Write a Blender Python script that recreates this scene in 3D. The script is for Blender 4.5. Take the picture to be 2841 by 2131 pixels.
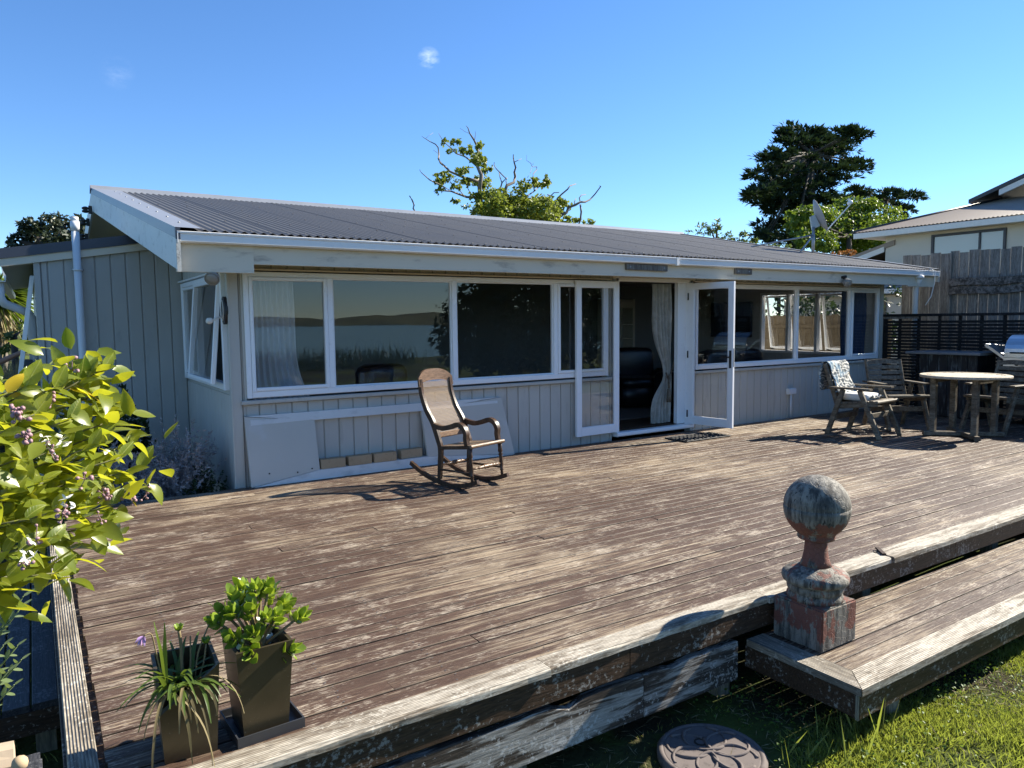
import bpy, math, random
import numpy as np
from mathutils import Vector, Matrix, Euler

for _o in list(bpy.data.objects):
    bpy.data.objects.remove(_o)
SC = bpy.context.scene
COL = SC.collection
RND = random.Random(11)

# ------------------------------------------------------------------ camera
CAM_R = Matrix(((0.83759504, 0.05571657, -0.54344293),
                (-0.54617934, 0.06524048, -0.83512383),
                (-0.01107576, 0.99631287, 0.08507634)))
CAM_P = Vector((0.0, 0.0, 1.6))
FPX = 2040.4                      # focal length in photograph pixels (2841 wide)
cam = bpy.data.cameras.new('camera')
cam.sensor_width = 36.0
cam.lens = 36.0 * FPX / 2841.0
cam.clip_start = 0.05
cam.clip_end = 9000
camo = bpy.data.objects.new('camera', cam)
camo.matrix_world = Matrix.Translation(CAM_P) @ CAM_R.to_4x4()
COL.objects.link(camo)
SC.camera = camo

# ------------------------------------------------------------------ light
SUN_DIR = Vector((1.38, -0.16, 1.0)).normalized()      # towards the sun
SUN_EL = math.asin(SUN_DIR.z)
SUN_AZ = math.atan2(SUN_DIR.x, SUN_DIR.y)              # from +Y towards +X
w = bpy.data.worlds.new('World')
SC.world = w
w.use_nodes = True
wn, wl = w.node_tree.nodes, w.node_tree.links
wn.clear()
sky = wn.new('ShaderNodeTexSky')
sky.sky_type = 'NISHITA'
sky.sun_disc = False
sky.sun_elevation = SUN_EL
sky.sun_rotation = SUN_AZ
sky.altitude = 900
sky.air_density = 1.0
sky.dust_density = 0.0
sky.ozone_density = 3.5
bg = wn.new('ShaderNodeBackground')
bg.inputs['Strength'].default_value = 0.082
wo = wn.new('ShaderNodeOutputWorld')
# three wisps of cloud high in the sky
geo = wn.new('ShaderNodeNewGeometry')
def _wmath(op, a, b=None):
    n = wn.new('ShaderNodeMath'); n.operation = op
    for i, v in enumerate((a, b)):
        if v is None: continue
        if isinstance(v, (int, float)): n.inputs[i].default_value = v
        else: wl.new(v, n.inputs[i])
    return n.outputs[0]
def pix_dir(px, py):
    return (CAM_R @ Vector((px - 1420.5, -(py - 1065.5), -FPX))).normalized()
wco = wn.new('ShaderNodeTexCoord')
nz = wn.new('ShaderNodeTexNoise')
nz.inputs['Scale'].default_value = 38.0
nz.inputs['Detail'].default_value = 7.0
nz.inputs['Roughness'].default_value = 0.62
wmp = wn.new('ShaderNodeMapping'); wmp.inputs['Scale'].default_value = (1, 1, 2.2)
wl.new(wco.outputs['Generated'], wmp.inputs['Vector']); wl.new(wmp.outputs[0], nz.inputs['Vector'])
total = None
for px, py, wid, gain in ((1190, 163, 0.015, .30), (325, 202, 0.020, 0.05)):
    vm = wn.new('ShaderNodeVectorMath'); vm.operation = 'DISTANCE'
    wl.new(wco.outputs['Generated'], vm.inputs[0])
    vm.inputs[1].default_value = pix_dir(px, py)
    fall = _wmath('MAXIMUM', _wmath('SUBTRACT', 1.0, _wmath('DIVIDE', vm.outputs['Value'], wid)), 0.0)
    c = _wmath('MULTIPLY', fall, _wmath('MAXIMUM', _wmath('SUBTRACT', nz.outputs[0], 0.42), 0.0))
    c = _wmath('MULTIPLY', c, 6.5 * gain)
    total = c if total is None else _wmath('ADD', total, c)
total = _wmath('MINIMUM', total, 0.75)
wmix = wn.new('ShaderNodeMixRGB')
wl.new(total, wmix.inputs[0])
hs_ = wn.new('ShaderNodeHueSaturation'); hs_.inputs['Saturation'].default_value = 1.10
wl.new(sky.outputs[0], hs_.inputs['Color'])
tint = wn.new('ShaderNodeMixRGB'); tint.blend_type = 'MULTIPLY'; tint.inputs[0].default_value = 1.0
wl.new(hs_.outputs[0], tint.inputs[1]); tint.inputs[2].default_value = (.73, .855, .99, 1)
wl.new(tint.outputs[0], wmix.inputs[1])
wmix.inputs[2].default_value = (7.5, 8.2, 9.2, 1)
wl.new(wmix.outputs[0], bg.inputs['Color'])
wl.new(bg.outputs[0], wo.inputs['Surface'])

sl = bpy.data.lights.new('sun', 'SUN')
sl.energy = 4.7
sl.angle = math.radians(0.55)
sl.color = (1.0, 0.93, 0.79)
so = bpy.data.objects.new('sun', sl)
so.rotation_euler = (-SUN_DIR).to_track_quat('-Z', 'Y').to_euler()
so.location = SUN_DIR * 60
COL.objects.link(so)

SC.view_settings.view_transform = 'Standard'
SC.view_settings.look = 'None'
SC.view_settings.gamma = 1.0
SC.view_settings.use_curve_mapping = False
SC.view_settings.exposure = 1.42
SC.render.engine = 'CYCLES'
SC.cycles.max_bounces = 7
SC.cycles.transparent_max_bounces = 24
SC.cycles.diffuse_bounces = 4
SC.cycles.glossy_bounces = 4
SC.cycles.sample_clamp_indirect = 6.0
SC.cycles.use_denoising = True
SC.cycles.caustics_reflective = False
SC.cycles.caustics_refractive = False

# ------------------------------------------------------------------ helpers
def pray(px, py):
    return CAM_R @ Vector((px - 1420.5, -(py - 1065.5), -FPX))
def at_y(px, py, y):
    r = pray(px, py); return CAM_P + r * (y / r.y)
def at_x(px, py, x):
    r = pray(px, py); return CAM_P + r * (x / r.x)
def at_d(px, py, d):
    return CAM_P + pray(px, py).normalized() * d

class MB:
    """collects shapes, builds ONE mesh object"""
    def __init__(s): s.v = []; s.f = []; s.sm = []
    def add(s, vs, fs, smooth=False):
        n = len(s.v)
        s.v.extend([tuple(v) for v in vs])
        for f in fs:
            s.f.append(tuple(i + n for i in f)); s.sm.append(smooth)
        return s
    def box(s, x0, x1, y0, y1, z0, z1):
        vs = [(x0,y0,z0),(x1,y0,z0),(x1,y1,z0),(x0,y1,z0),(x0,y0,z1),(x1,y0,z1),(x1,y1,z1),(x0,y1,z1)]
        return s.add(vs, [(0,3,2,1),(4,5,6,7),(0,1,5,4),(1,2,6,5),(2,3,7,6),(3,0,4,7)])
    def hexa(s, bot, top):
        return s.add(list(bot)+list(top), [(0,3,2,1),(4,5,6,7),(0,1,5,4),(1,2,6,5),(2,3,7,6),(3,0,4,7)])
    def bar(s, p0, p1, w, h, up=(0,0,1), ch=0.003):
        p0, p1 = Vector(p0), Vector(p1)
        d = (p1-p0).normalized(); up = Vector(up)
        sd = d.cross(up)
        if sd.length < 1e-5: sd = d.cross(Vector((0,1,0)))
        sd.normalize(); u = sd.cross(d).normalized()
        a, b = w/2, h/2; c = min(ch, a*.6, b*.6)
        prof = [(-a+c,-b),(a-c,-b),(a,-b+c),(a,b-c),(a-c,b),(-a+c,b),(-a,b-c),(-a,-b+c)]
        vs = [p0+sd*x+u*y for x,y in prof]+[p1+sd*x+u*y for x,y in prof]
        fs = [tuple(range(7,-1,-1)), tuple(range(8,16))]+[(i,(i+1)%8,8+(i+1)%8,8+i) for i in range(8)]
        return s.add(vs, [tuple(reversed(f)) for f in fs])
    def tube(s, pts, rad, n=8, cap=True, sq=None):
        pts = [Vector(p) for p in pts]
        if not hasattr(rad, '__len__'): rad = [rad]*len(pts)
        vs = []; prev = None
        for i, p in enumerate(pts):
            d = (pts[min(i+1,len(pts)-1)]-pts[max(i-1,0)]).normalized()
            if prev is None:
                a = d.orthogonal().normalized()
            else:
                a = (prev - d*prev.dot(d))
                a = a.normalized() if a.length > 1e-6 else d.orthogonal().normalized()
            prev = a; b = d.cross(a)
            for k in range(n):
                t = 2*math.pi*k/n
                vs.append(p+(a*math.cos(t)+b*math.sin(t))*rad[i])
        fs = []
        for i in range(len(pts)-1):
            for k in range(n):
                fs.append((i*n+k, i*n+(k+1)%n, (i+1)*n+(k+1)%n, (i+1)*n+k))
        s.add(vs, fs, True)
        if cap:
            m = len(s.v)-len(vs)
            s.f.append(tuple(m+k for k in range(n-1,-1,-1))); s.sm.append(False)
            s.f.append(tuple(m+(len(pts)-1)*n+k for k in range(n))); s.sm.append(False)
        return s
    def lathe(s, prof, base=(0,0,0), axis=(0,0,1), n=24, smooth=True):
        ax = Vector(axis).normalized(); a = ax.orthogonal().normalized(); b = ax.cross(a); base = Vector(base)
        vs = [base+ax*z+(a*math.cos(2*math.pi*k/n)+b*math.sin(2*math.pi*k/n))*r for r, z in prof for k in range(n)]
        fs = [(i*n+k, i*n+(k+1)%n, (i+1)*n+(k+1)%n, (i+1)*n+k) for i in range(len(prof)-1) for k in range(n)]
        m = len(s.v); s.add(vs, fs, smooth)
        s.f.append(tuple(m+k for k in range(n-1,-1,-1))); s.sm.append(False)
        s.f.append(tuple(m+(len(prof)-1)*n+k for k in range(n))); s.sm.append(False)
        return s
    def prism(s, poly, thick, fn):
        """poly of 2D points, fn(u, v, t) -> 3D, extruded t=0..thick"""
        n = len(poly)
        vs = [fn(u,v,0) for u,v in poly]+[fn(u,v,thick) for u,v in poly]
        return s.add(vs, [tuple(range(n-1,-1,-1)), tuple(range(n,2*n))]+[(i,(i+1)%n,n+(i+1)%n,n+i) for i in range(n)])
    def ribbon(s, pts, w, t, side, closed=False):
        """flat strip following pts: width w along 'side', thickness t in the plane normal to side"""
        pts = [Vector(p) for p in pts]; side = Vector(side).normalized(); vs = []
        ws = w if hasattr(w, '__len__') else [w]*len(pts)
        ts = t if hasattr(t, '__len__') else [t]*len(pts)
        for i, p in enumerate(pts):
            d = (pts[min(i+1,len(pts)-1)]-pts[max(i-1,0)]).normalized()
            u = side.cross(d).normalized()
            a, b = ws[i]/2, ts[i]/2
            vs += [p-side*a-u*b, p+side*a-u*b, p+side*a+u*b, p-side*a+u*b]
        fs = []
        for i in range(len(pts)-1):
            for k in range(4):
                fs.append((i*4+k, i*4+(k+1)%4, i*4+4+(k+1)%4, i*4+4+k))
        fs += [(3,2,1,0), tuple(len(pts)*4-4+k for k in range(4))]
        return s.add(vs, fs)
    def mesh(s, name, off=(0,0,0)):
        me = bpy.data.meshes.new(name)
        o = Vector(off)
        me.from_pydata([(v[0]-o.x, v[1]-o.y, v[2]-o.z) for v in s.v], [], s.f)
        me.polygons.foreach_set('use_smooth', s.sm)
        me.update()
        return me
    def build(s, name, mat, parent=None, off=None, loc=None, rot=None):
        if off is None: off = parent.get('_org', (0,0,0)) if parent is not None else (0,0,0)
        me = s.mesh(name, off)
        return place(name, me, mat, parent, loc, rot, off)

def fix_normals(me):
    import bmesh
    bm = bmesh.new(); bm.from_mesh(me); bmesh.ops.recalc_face_normals(bm, faces=bm.faces); bm.to_mesh(me); bm.free()

FIX = []
def place(name, me, mat, parent=None, loc=None, rot=None, off=None):
    if mat is not None and len(me.materials) == 0: me.materials.append(mat)
    if me.get('fx') is None:
        me['fx'] = 1; FIX.append(me)
    o = bpy.data.objects.new(name, me); COL.objects.link(o)
    if parent is not None:
        o.parent = parent; o['_org'] = tuple(off) if off is not None else tuple(parent.get('_org', (0,0,0)))
    if loc is not None: o.location = loc
    if rot is not None: o.rotation_euler = rot
    return o
def tag(o, label, cat=None, group=None, kind=None):
    o['label'] = label
    if cat: o['category'] = cat
    if group: o['group'] = group
    if kind: o['kind'] = kind
    return o
def thing(name, label, cat, loc=(0,0,0), rz=0, group=None, world=True):
    """Empty at the base. world=True: parts are given in world coordinates; else in local ones"""
    o = bpy.data.objects.new(name, None); COL.objects.link(o)
    o.location = loc; o.rotation_euler = (0,0,rz); o.empty_display_size = .1
    o['_org'] = tuple(loc) if world else (0,0,0)
    return tag(o, label, cat, group)
def copy_tree(o, parent=None):
    c = o.copy(); COL.objects.link(c)
    if parent is not None: c.parent = parent
    for ch in list(o.children): copy_tree(ch, c)
    return c

# ------------------------------------------------------------------ materials
class NT:
    def __init__(s, name):
        s.m = bpy.data.materials.new(name); s.m.use_nodes = True
        s.n = s.m.node_tree.nodes; s.l = s.m.node_tree.links
        s.n.clear()
        s.out = s.n.new('ShaderNodeOutputMaterial')
        s.b = s.n.new('ShaderNodeBsdfPrincipled')
        s.l.new(s.b.outputs[0], s.out.inputs[0])
        s._co = None
    def set(s, sock, v):
        if v is None: return
        if hasattr(v, 'node'): s.l.new(v, sock)
        elif isinstance(v, (tuple, list)) and len(v) == 3 and sock.type == 'RGBA': sock.default_value = (*v, 1)
        else: sock.default_value = v
    def co(s, scale=(1,1,1), rnd=True, world=False):
        if world:
            g = s.n.new('ShaderNodeNewGeometry'); v = g.outputs['Position']
        else:
            t = s.n.new('ShaderNodeTexCoord'); v = t.outputs['Object']
        mp = s.n.new('ShaderNodeMapping'); mp.inputs['Scale'].default_value = scale
        s.l.new(v, mp.inputs['Vector'])
        if rnd:
            oi = s.n.new('ShaderNodeObjectInfo')
            cb = s.n.new('ShaderNodeCombineXYZ')
            for i, k in enumerate((37.0, 53.0, 71.0)):
                s.l.new(s.math('MULTIPLY', oi.outputs['Random'], k), cb.inputs[i])
            s.l.new(cb.outputs[0], mp.inputs['Location'])
        return mp.outputs[0]
    def math(s, op, a, b=None, clamp=False):
        n = s.n.new('ShaderNodeMath'); n.operation = op; n.use_clamp = clamp
        s.set(n.inputs[0], a)
        if b is not None: s.set(n.inputs[1], b)
        return n.outputs[0]
    def noise(s, vec, scale=5, detail=4, rough=.55, dist=0.0):
        n = s.n.new('ShaderNodeTexNoise')
        s.l.new(vec, n.inputs['Vector'])
        n.inputs['Scale'].default_value = scale; n.inputs['Detail'].default_value = detail
        n.inputs['Roughness'].default_value = rough; n.inputs['Distortion'].default_value = dist
        return n.outputs[0]
    def voro(s, vec, scale=5, feature='F1'):
        n = s.n.new('ShaderNodeTexVoronoi'); n.feature = feature
        s.l.new(vec, n.inputs['Vector']); n.inputs['Scale'].default_value = scale
        return n.outputs[0]
    def wave(s, vec, scale, axis='X', dist=0, detail=2):
        n = s.n.new('ShaderNodeTexWave'); n.bands_direction = axis
        s.l.new(vec, n.inputs['Vector']); n.inputs['Scale'].default_value = scale
        n.inputs['Distortion'].default_value = dist; n.inputs['Detail'].default_value = detail
        return n.outputs['Fac']
    def sm(s, v, lo, hi):
        n = s.n.new('ShaderNodeMapRange'); n.interpolation_type = 'SMOOTHSTEP'
        s.l.new(v, n.inputs[0]); n.inputs[1].default_value = lo; n.inputs[2].default_value = hi
        return n.outputs[0]
    def mix(s, fac, a, b, mode='MIX'):
        n = s.n.new('ShaderNodeMixRGB'); n.blend_type = mode
        s.set(n.inputs[0], fac); s.set(n.inputs[1], a); s.set(n.inputs[2], b)
        return n.outputs[0]
    def rand(s):
        return s.n.new('ShaderNodeObjectInfo').outputs['Random']
    def bump(s, h, strength=.3, dist=.01):
        n = s.n.new('ShaderNodeBump'); s.l.new(h, n.inputs['Height'])
        n.inputs['Strength'].default_value = strength; n.inputs['Distance'].default_value = dist
        s.l.new(n.outputs[0], s.b.inputs['Normal'])
    def col(s, c): s.set(s.b.inputs['Base Color'], c); return s
    def par(s, **k):
        for n, v in k.items(): s.set(s.b.inputs[n.replace('_', ' ')], v)
        return s
    def translucent(s, col, fac):
        t = s.n.new('ShaderNodeBsdfTranslucent'); s.set(t.inputs[0], col)
        mx = s.n.new('ShaderNodeMixShader'); mx.inputs[0].default_value = fac
        s.l.new(s.b.outputs[0], mx.inputs[1]); s.l.new(t.outputs[0], mx.inputs[2])
        s.l.new(mx.outputs[0], s.out.inputs[0])
        return s

def paint(name, c, rough=.55, var=.12, dirt=None, dirt_amt=.5, dscale=9, world=False, spec=.35, streak=(1,1,1), vr=0):
    t = NT(name); v = t.co(world=world)
    n1 = t.noise(v, 2.2, 4)
    c2 = tuple(x*(1-var) for x in c); c3 = tuple(min(1, x*(1+var*.6)) for x in c)
    base = t.mix(n1, c2, c3)
    if vr: base = t.mix(t.math('MULTIPLY', t.rand(), vr), base, tuple(x*.55 for x in c))
    n2 = t.noise(t.co(streak, world=world), dscale, 8, .65)
    if dirt:
        base = t.mix(t.math('MULTIPLY', t.sm(n2, .60-.12*dirt_amt, .72), dirt_amt, True), base, dirt)
    t.col(base).par(Roughness=t.math('ADD', t.math('MULTIPLY', n2, .2), rough-.1), Specular_IOR_Level=spec)
    t.bump(t.noise(v, 60, 4), .12, .004)
    return t.m

def wood(name, dark, pale, grain=(1.4,16,16), amt=(.42,.62), speck=None, speck_amt=.5, rough=.72, bump=.35, vr=.25, groove=None, big=0.0, sp=None, edge=False):
    t = NT(name); v = t.co(grain)
    n1 = t.noise(v, 3.0, 8, .62, .35)
    n2 = t.noise(t.co(tuple(g*.35 for g in grain)), 3.2, 5, .6)
    f = t.math('ADD', t.math('MULTIPLY', n1, .55), t.math('MULTIPLY', n2, .45))
    if big:
        nb = t.noise(t.co((.55,.8,.8), rnd=False, world=True), 1.0, 4, .6)
        f = t.math('ADD', f, t.math('MULTIPLY', t.math('SUBTRACT', nb, .5), big))
    fine = t.noise(t.co(tuple(g*3 for g in grain)), 4, 4, .6)
    fs = t.sm(fine, .30, .70)
    base = t.mix(fs, tuple(x*.55 for x in dark), tuple(x*1.45 for x in dark))
    pl = t.mix(fs, tuple(x*.55 for x in pale), tuple(x*1.08 for x in pale))
    base = t.mix(t.sm(f, amt[0], amt[1]), base, pl)
    if speck:
        sp = t.noise(t.co(sp or tuple(max(1, g*.12) for g in grain)), 42, 6, .72)
        big_sp = t.noise(t.co((1,1.5,1.5)), 3.5, 4, .6)
        sf = t.math('MULTIPLY', t.sm(t.math('ADD', t.math('MULTIPLY', sp, .7), t.math('MULTIPLY', big_sp, .42)), .60, .67), speck_amt, True)
        base = t.mix(sf, base, speck)
    if edge:
        tg = t.n.new('ShaderNodeTexCoord'); sg_ = t.n.new('ShaderNodeSeparateXYZ'); t.l.new(tg.outputs['Generated'], sg_.inputs[0])
        ed = t.sm(t.math('ABSOLUTE', t.math('SUBTRACT', sg_.outputs['Y'], .5)), .40, .46)
        base = t.mix(t.math('MULTIPLY', ed, t.math('MULTIPLY', t.sm(n2, .42, .60), .42)), base, pale)
        base = t.mix(t.math('MULTIPLY', t.sm(t.math('ABSOLUTE', t.math('SUBTRACT', sg_.outputs['Y'], .5)), .470, .492), .8), base, (.020,.014,.010))
    base = t.mix(t.math('MULTIPLY', t.rand(), vr), base, t.mix(.5, base, tuple(x*.55 for x in dark)))
    t.col(base).par(Roughness=rough, Specular_IOR_Level=.3)
    h = t.math('ADD', n1, t.math('MULTIPLY', fine, .5))
    if groove:
        ax, pitch = groove
        wv = t.wave(t.co(rnd=False), 1.0/pitch*(1/ .9999)*.314159*1.0, ax)
        h = t.math('ADD', t.math('MULTIPLY', h, .5), t.math('MULTIPLY', wv, 1.2))
        darkg = t.math('MULTIPLY', t.sm(t.math('SUBTRACT', 1.0, wv), .72, .97), .55)
        t.col(t.mix(darkg, base, (.05,.04,.03)))
    t.bump(h, bump, .006)
    return t.m

def leafmat(name, c, c2, trans, fac=.4, rough=.45, spec=.4, vr=True, scale=1.2):
    t = NT(name)
    n = t.noise(t.co(rnd=False, world=True), scale, 3)
    f = t.sm(n, .35, .65)
    if vr: f = t.math('ADD', t.math('MULTIPLY', f, .5), t.math('MULTIPLY', t.rand(), .5))
    base = t.mix(f, c, c2)
    t.col(base).par(Roughness=rough, Specular_IOR_Level=spec)
    t.translucent(t.mix(f, trans, tuple(x*.8 for x in trans)), fac)
    return t.m

def plain(name, c, rough=.5, metal=0.0, spec=.5):
    t = NT(name); t.col(t.mix(t.noise(t.co(), 12, 4), tuple(x*.85 for x in c), tuple(min(1,x*1.1) for x in c))).par(Roughness=rough, Metallic=metal, Specular_IOR_Level=spec)
    return t.m

M = {}
M['wall'] = paint('taupe_wall_paint', (.51,.49,.44), .6, .08, (.33,.31,.27), .55, 9, streak=(1,1,.18), vr=.14)
M['wallgrey'] = paint('extension_wall_paint', (.45,.445,.415), .55, .10, (.24,.245,.25), .35, 7, streak=(1,1,.4), vr=.10)
M['fascia'] = paint('fascia_paint', (.66,.60,.485), .6, .06, (.22,.19,.16), .55, 10, streak=(.25,1,1))
M['white'] = paint('white_frame_paint', (.86,.87,.88), .35, .04, (.55,.54,.52), .25, 18)
M['gutter'] = paint('gutter_enamel', (.80,.80,.79), .3, .05, (.5,.48,.44), .3, 6, streak=(.3,1,1))
M['barge'] = paint('weathered_barge_paint', (.76,.77,.75), .6, .08, (.22,.22,.20), .55, 9)
M['bargeend'] = paint('flaking_barge_end', (.62,.60,.54), .7, .15, (.12,.11,.09), 1.0, 22)
M['cream'] = paint('cream_soffit_paint', (.78,.68,.47), .7, .08)
M['soffit'] = paint('soffit_paint', (.66,.60,.50), .7, .08)
M['pipe'] = paint('white_pvc', (.70,.72,.74), .35, .05, (.4,.42,.42), .3, 5)
t = NT('roof_steel'); nn = t.noise(t.co((1,.15,1)), 5, 5)
t.col(t.mix(nn, (.112,.109,.104), (.142,.138,.131))).par(Roughness=t.math('ADD', .46, t.math('MULTIPLY', nn, .2)), Specular_IOR_Level=.3); M['roof'] = t.m
t = NT('flashing_steel'); nn = t.noise(t.co(), 4, 5)
t.col(t.mix(nn, (.20,.215,.24), (.27,.285,.31))).par(Roughness=.4, Metallic=.1); M['flash'] = t.m
M['darkflash'] = plain('dark_flashing', (.045,.052,.075), .4)
M['deck'] = wood('weathered_deck_stain', (.078,.046,.031), (.385,.300,.205), (1.3,26,26), (.490,.655), (.58,.50,.39), .65, .55, .8, .75, big=.70, sp=(.40,3.2,3.2), edge=True)
M['nosing'] = wood('bleached_reeded_nosing', (.16,.125,.088), (.60,.54,.44), (1.4,12,12), (.38,.58), (.70,.65,.55), .6, .7, .55, .1, ('Y', .0115))
M['nosing_y'] = wood('bleached_reeded_edge', (.14,.115,.085), (.40,.355,.285), (10,1.0,10), (.38,.60), (.6,.55,.46), .6, .7, .6, .1, ('X', .0115))
M['joist'] = wood('dark_stained_joist', (.050,.029,.017), (.13,.10,.075), (1.0,9,9), (.58,.85), (.42,.41,.37), .55, .6, .6, .2, big=.35)
M['rail'] = wood('flaking_white_rail', (.050,.038,.029), (.33,.315,.285), (.9,9,9), (.50,.57), (.52,.52,.50), .7, .75, .6, .1, big=.5)
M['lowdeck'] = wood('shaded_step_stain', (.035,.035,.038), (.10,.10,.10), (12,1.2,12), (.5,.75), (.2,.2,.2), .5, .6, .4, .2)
M['post'] = wood('treated_post', (.14,.13,.10), (.27,.25,.19), (9,9,1.0), (.4,.6), None, 0, .8, .4, .2)
M['teak'] = wood('silvered_garden_timber', (.090,.068,.046), (.225,.195,.145), (8,1.5,8), (.40,.62), None, 0, .65, .35, .25)
M['tabletop'] = wood('weathered_tabletop', (.35,.29,.205), (.60,.53,.41), (2,14,8), (.35,.6), (.30,.23,.14), .3, .6, .3, .15)
M['chairwood'] = wood('dark_rocker_timber', (.042,.024,.015), (.095,.055,.035), (5,5,2), (.4,.7), None, 0, .38, .15, .1)
M['crest'] = wood('worn_crest_timber', (.14,.085,.05), (.22,.14,.09), (2,2,9), (.4,.7), None, 0, .35, .15, .1)
M['cane'] = plain('woven_cane', (.33,.235,.15), .6)
M['paling'] = wood('grey_fence_paling', (.125,.116,.104), (.30,.288,.265), (14,14,1.1), (.38,.62), (.10,.08,.06), .35, .85, .6, .35)
M['fencelow'] = wood('brown_fence_paling', (.17,.135,.09), (.29,.245,.18), (14,14,1.1), (.38,.62), (.10,.07,.05), .4, .85, .6, .3)
M['bark'] = wood('peeling_slab_bark', (.05,.043,.037), (.24,.22,.20), (3,9,9), (.42,.60), None, 0, .85, .9, .2)
M['black'] = wood('black_stained_slat', (.006,.006,.007), (.030,.032,.035), (6,1,9), (.5,.8), (.12,.12,.12), .25, .7, .3, .2)
M['blackmetal'] = plain('black_metal', (.012,.012,.013), .4)
M['blackpaint'] = paint('flaking_black_paint', (.012,.013,.015), .5, .2, (.17,.19,.19), .9, 6, streak=(3,3,.5))
M['steel'] = plain('stainless_steel', (.62,.63,.64), .28, 1.0)
M['bench'] = plain('stone_bench_top', (.16,.165,.17), .35)
M['brick'] = paint('buff_brick_clay', (.46,.34,.21), .85, .18, (.20,.13,.07), .5, 30, vr=.2)
M['panel'] = paint('grey_board_paint', (.53,.51,.455), .6, .08, (.56,.56,.55), .5, 4)
M['panelstreak'] = paint('bare_board_edge', (.68,.68,.66), .7, .12, (.47,.47,.45), .9, 9, streak=(.4,1,1))
M['mat'] = plain('rubber_mat', (.018,.018,.02), .65)
M['concrete'] = paint('cast_cover', (.15,.125,.115), .85, .25, (.06,.05,.045), .8, 16)
M['dishgrey'] = plain('dish_grey', (.30,.31,.33), .5)
M['screw'] = plain('painted_screw', (.09,.09,.092), .7)
M['brass'] = plain('galvanised', (.35,.36,.37), .45, .6)
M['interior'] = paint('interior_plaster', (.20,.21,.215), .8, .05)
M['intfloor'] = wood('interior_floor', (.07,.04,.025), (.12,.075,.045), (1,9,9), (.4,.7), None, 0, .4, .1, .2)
M['rug'] = plain('rug_wool', (.16,.14,.12), .95)
M['leather'] = NT('black_leather').col((.008,.008,.010)).par(Roughness=.32, Specular_IOR_Level=.5).m
M['shelf'] = paint('cream_shelf_paint', (.44,.42,.36), .6, .06)
t = NT('brocade_curtain'); nn = t.noise(t.co(), 9, 5, .6)
t.col(t.mix(t.sm(nn,.45,.58), (.40,.39,.34), (.50,.49,.44))).par(Roughness=.8); t.translucent((.4,.39,.34), .25); M['curtain'] = t.m
t = NT('sheer_curtain'); t.col((.62,.64,.66)).par(Roughness=.9); t.translucent((.5,.52,.55), .35); M['sheer'] = t.m
M['bluecurtain'] = NT('dark_blue_blind').col((.03,.05,.10)).par(Roughness=.8).m
def glassmat(name, tint=.93):
    t = NT(name); t.n.remove(t.b)
    tr = t.n.new('ShaderNodeBsdfTransparent'); tr.inputs[0].default_value = (tint, tint, tint, 1)
    gl = t.n.new('ShaderNodeBsdfGlossy'); gl.inputs['Roughness'].default_value = 0.0
    gl.inputs['Color'].default_value = (1,1,1,1)
    fr = t.n.new('ShaderNodeLayerWeight'); fr.inputs['Blend'].default_value = .5
    nb = t.n.new('ShaderNodeBump'); nb.inputs['Strength'].default_value = .02; nb.inputs['Distance'].default_value = .02
    t.l.new(t.noise(t.co(rnd=True), 1.6, 1), nb.inputs['Height'])
    t.l.new(nb.outputs[0], gl.inputs['Normal'])
    mx = t.n.new('ShaderNodeMixShader')
    schl = t.math('ADD', .042, t.math('MULTIPLY', t.math('POWER', fr.outputs['Facing'], 5.0), .958))
    t.l.new(schl, mx.inputs[0]); t.l.new(tr.outputs[0], mx.inputs[1]); t.l.new(gl.outputs[0], mx.inputs[2])
    t.l.new(mx.outputs[0], t.out.inputs[0]); return t.m
M['glass'] = glassmat('window_glass', .95)
M['lampglass'] = plain('lamp_glass', (.26,.26,.25), .3)
# post with peeling red paint
t = NT('peeling_red_post'); v = t.co((9,9,1.3)); a = t.noise(v, 3, 7, .62); b = t.noise(t.co(), 8, 7, .68); g = t.noise(t.co((30,30,2)), 3, 4)
tx = t.n.new('ShaderNodeTexCoord'); sx = t.n.new('ShaderNodeSeparateXYZ'); t.l.new(tx.outputs['Object'], sx.inputs[0])
grey = t.mix(t.sm(a,.36,.62), (.045,.041,.035), (.235,.215,.18)); grey = t.mix(t.sm(g,.58,.66), grey, (.022,.020,.018))
zz_ = sx.outputs['Z']
ballred = t.math('MULTIPLY', t.sm(t.math('SUBTRACT', 1.0, zz_), .25, .34), 1.0)
band = t.math('SUBTRACT', 1.0, t.math('MULTIPLY', t.sm(t.math('ABSOLUTE', t.math('SUBTRACT', zz_, .33)), .14, .02), .55))
lowg = t.sm(zz_, .02, .12)
amt_ = t.math('MULTIPLY', t.math('MULTIPLY', ballred, band), t.math('ADD', t.math('MULTIPLY', lowg, .7), .3))
red = t.mix(a, (.120,.038,.026), (.205,.078,.052))
nmix = t.math('ADD', t.math('MULTIPLY', b, .45), t.math('MULTIPLY', t.noise(t.co((7,7,2.2)), 2.2, 7, .66), .55))
t.col(t.mix(t.sm(t.math('SUBTRACT', t.math('ADD', t.math('MULTIPLY', amt_, .20), .335), nmix), -.015, .02), grey, red)).par(Roughness=.75)
cr = t.n.new('ShaderNodeTexVoronoi'); cr.feature = 'DISTANCE_TO_EDGE'; t.l.new(t.co(), cr.inputs['Vector']); cr.inputs['Scale'].default_value = 34
t.bump(t.math('ADD', t.math('ADD', a, t.math('MULTIPLY', b, .8)), t.math('MULTIPLY', t.sm(cr.outputs[0], 0, .06), .5)), .6, .008); M['redpost'] = t.m
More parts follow.
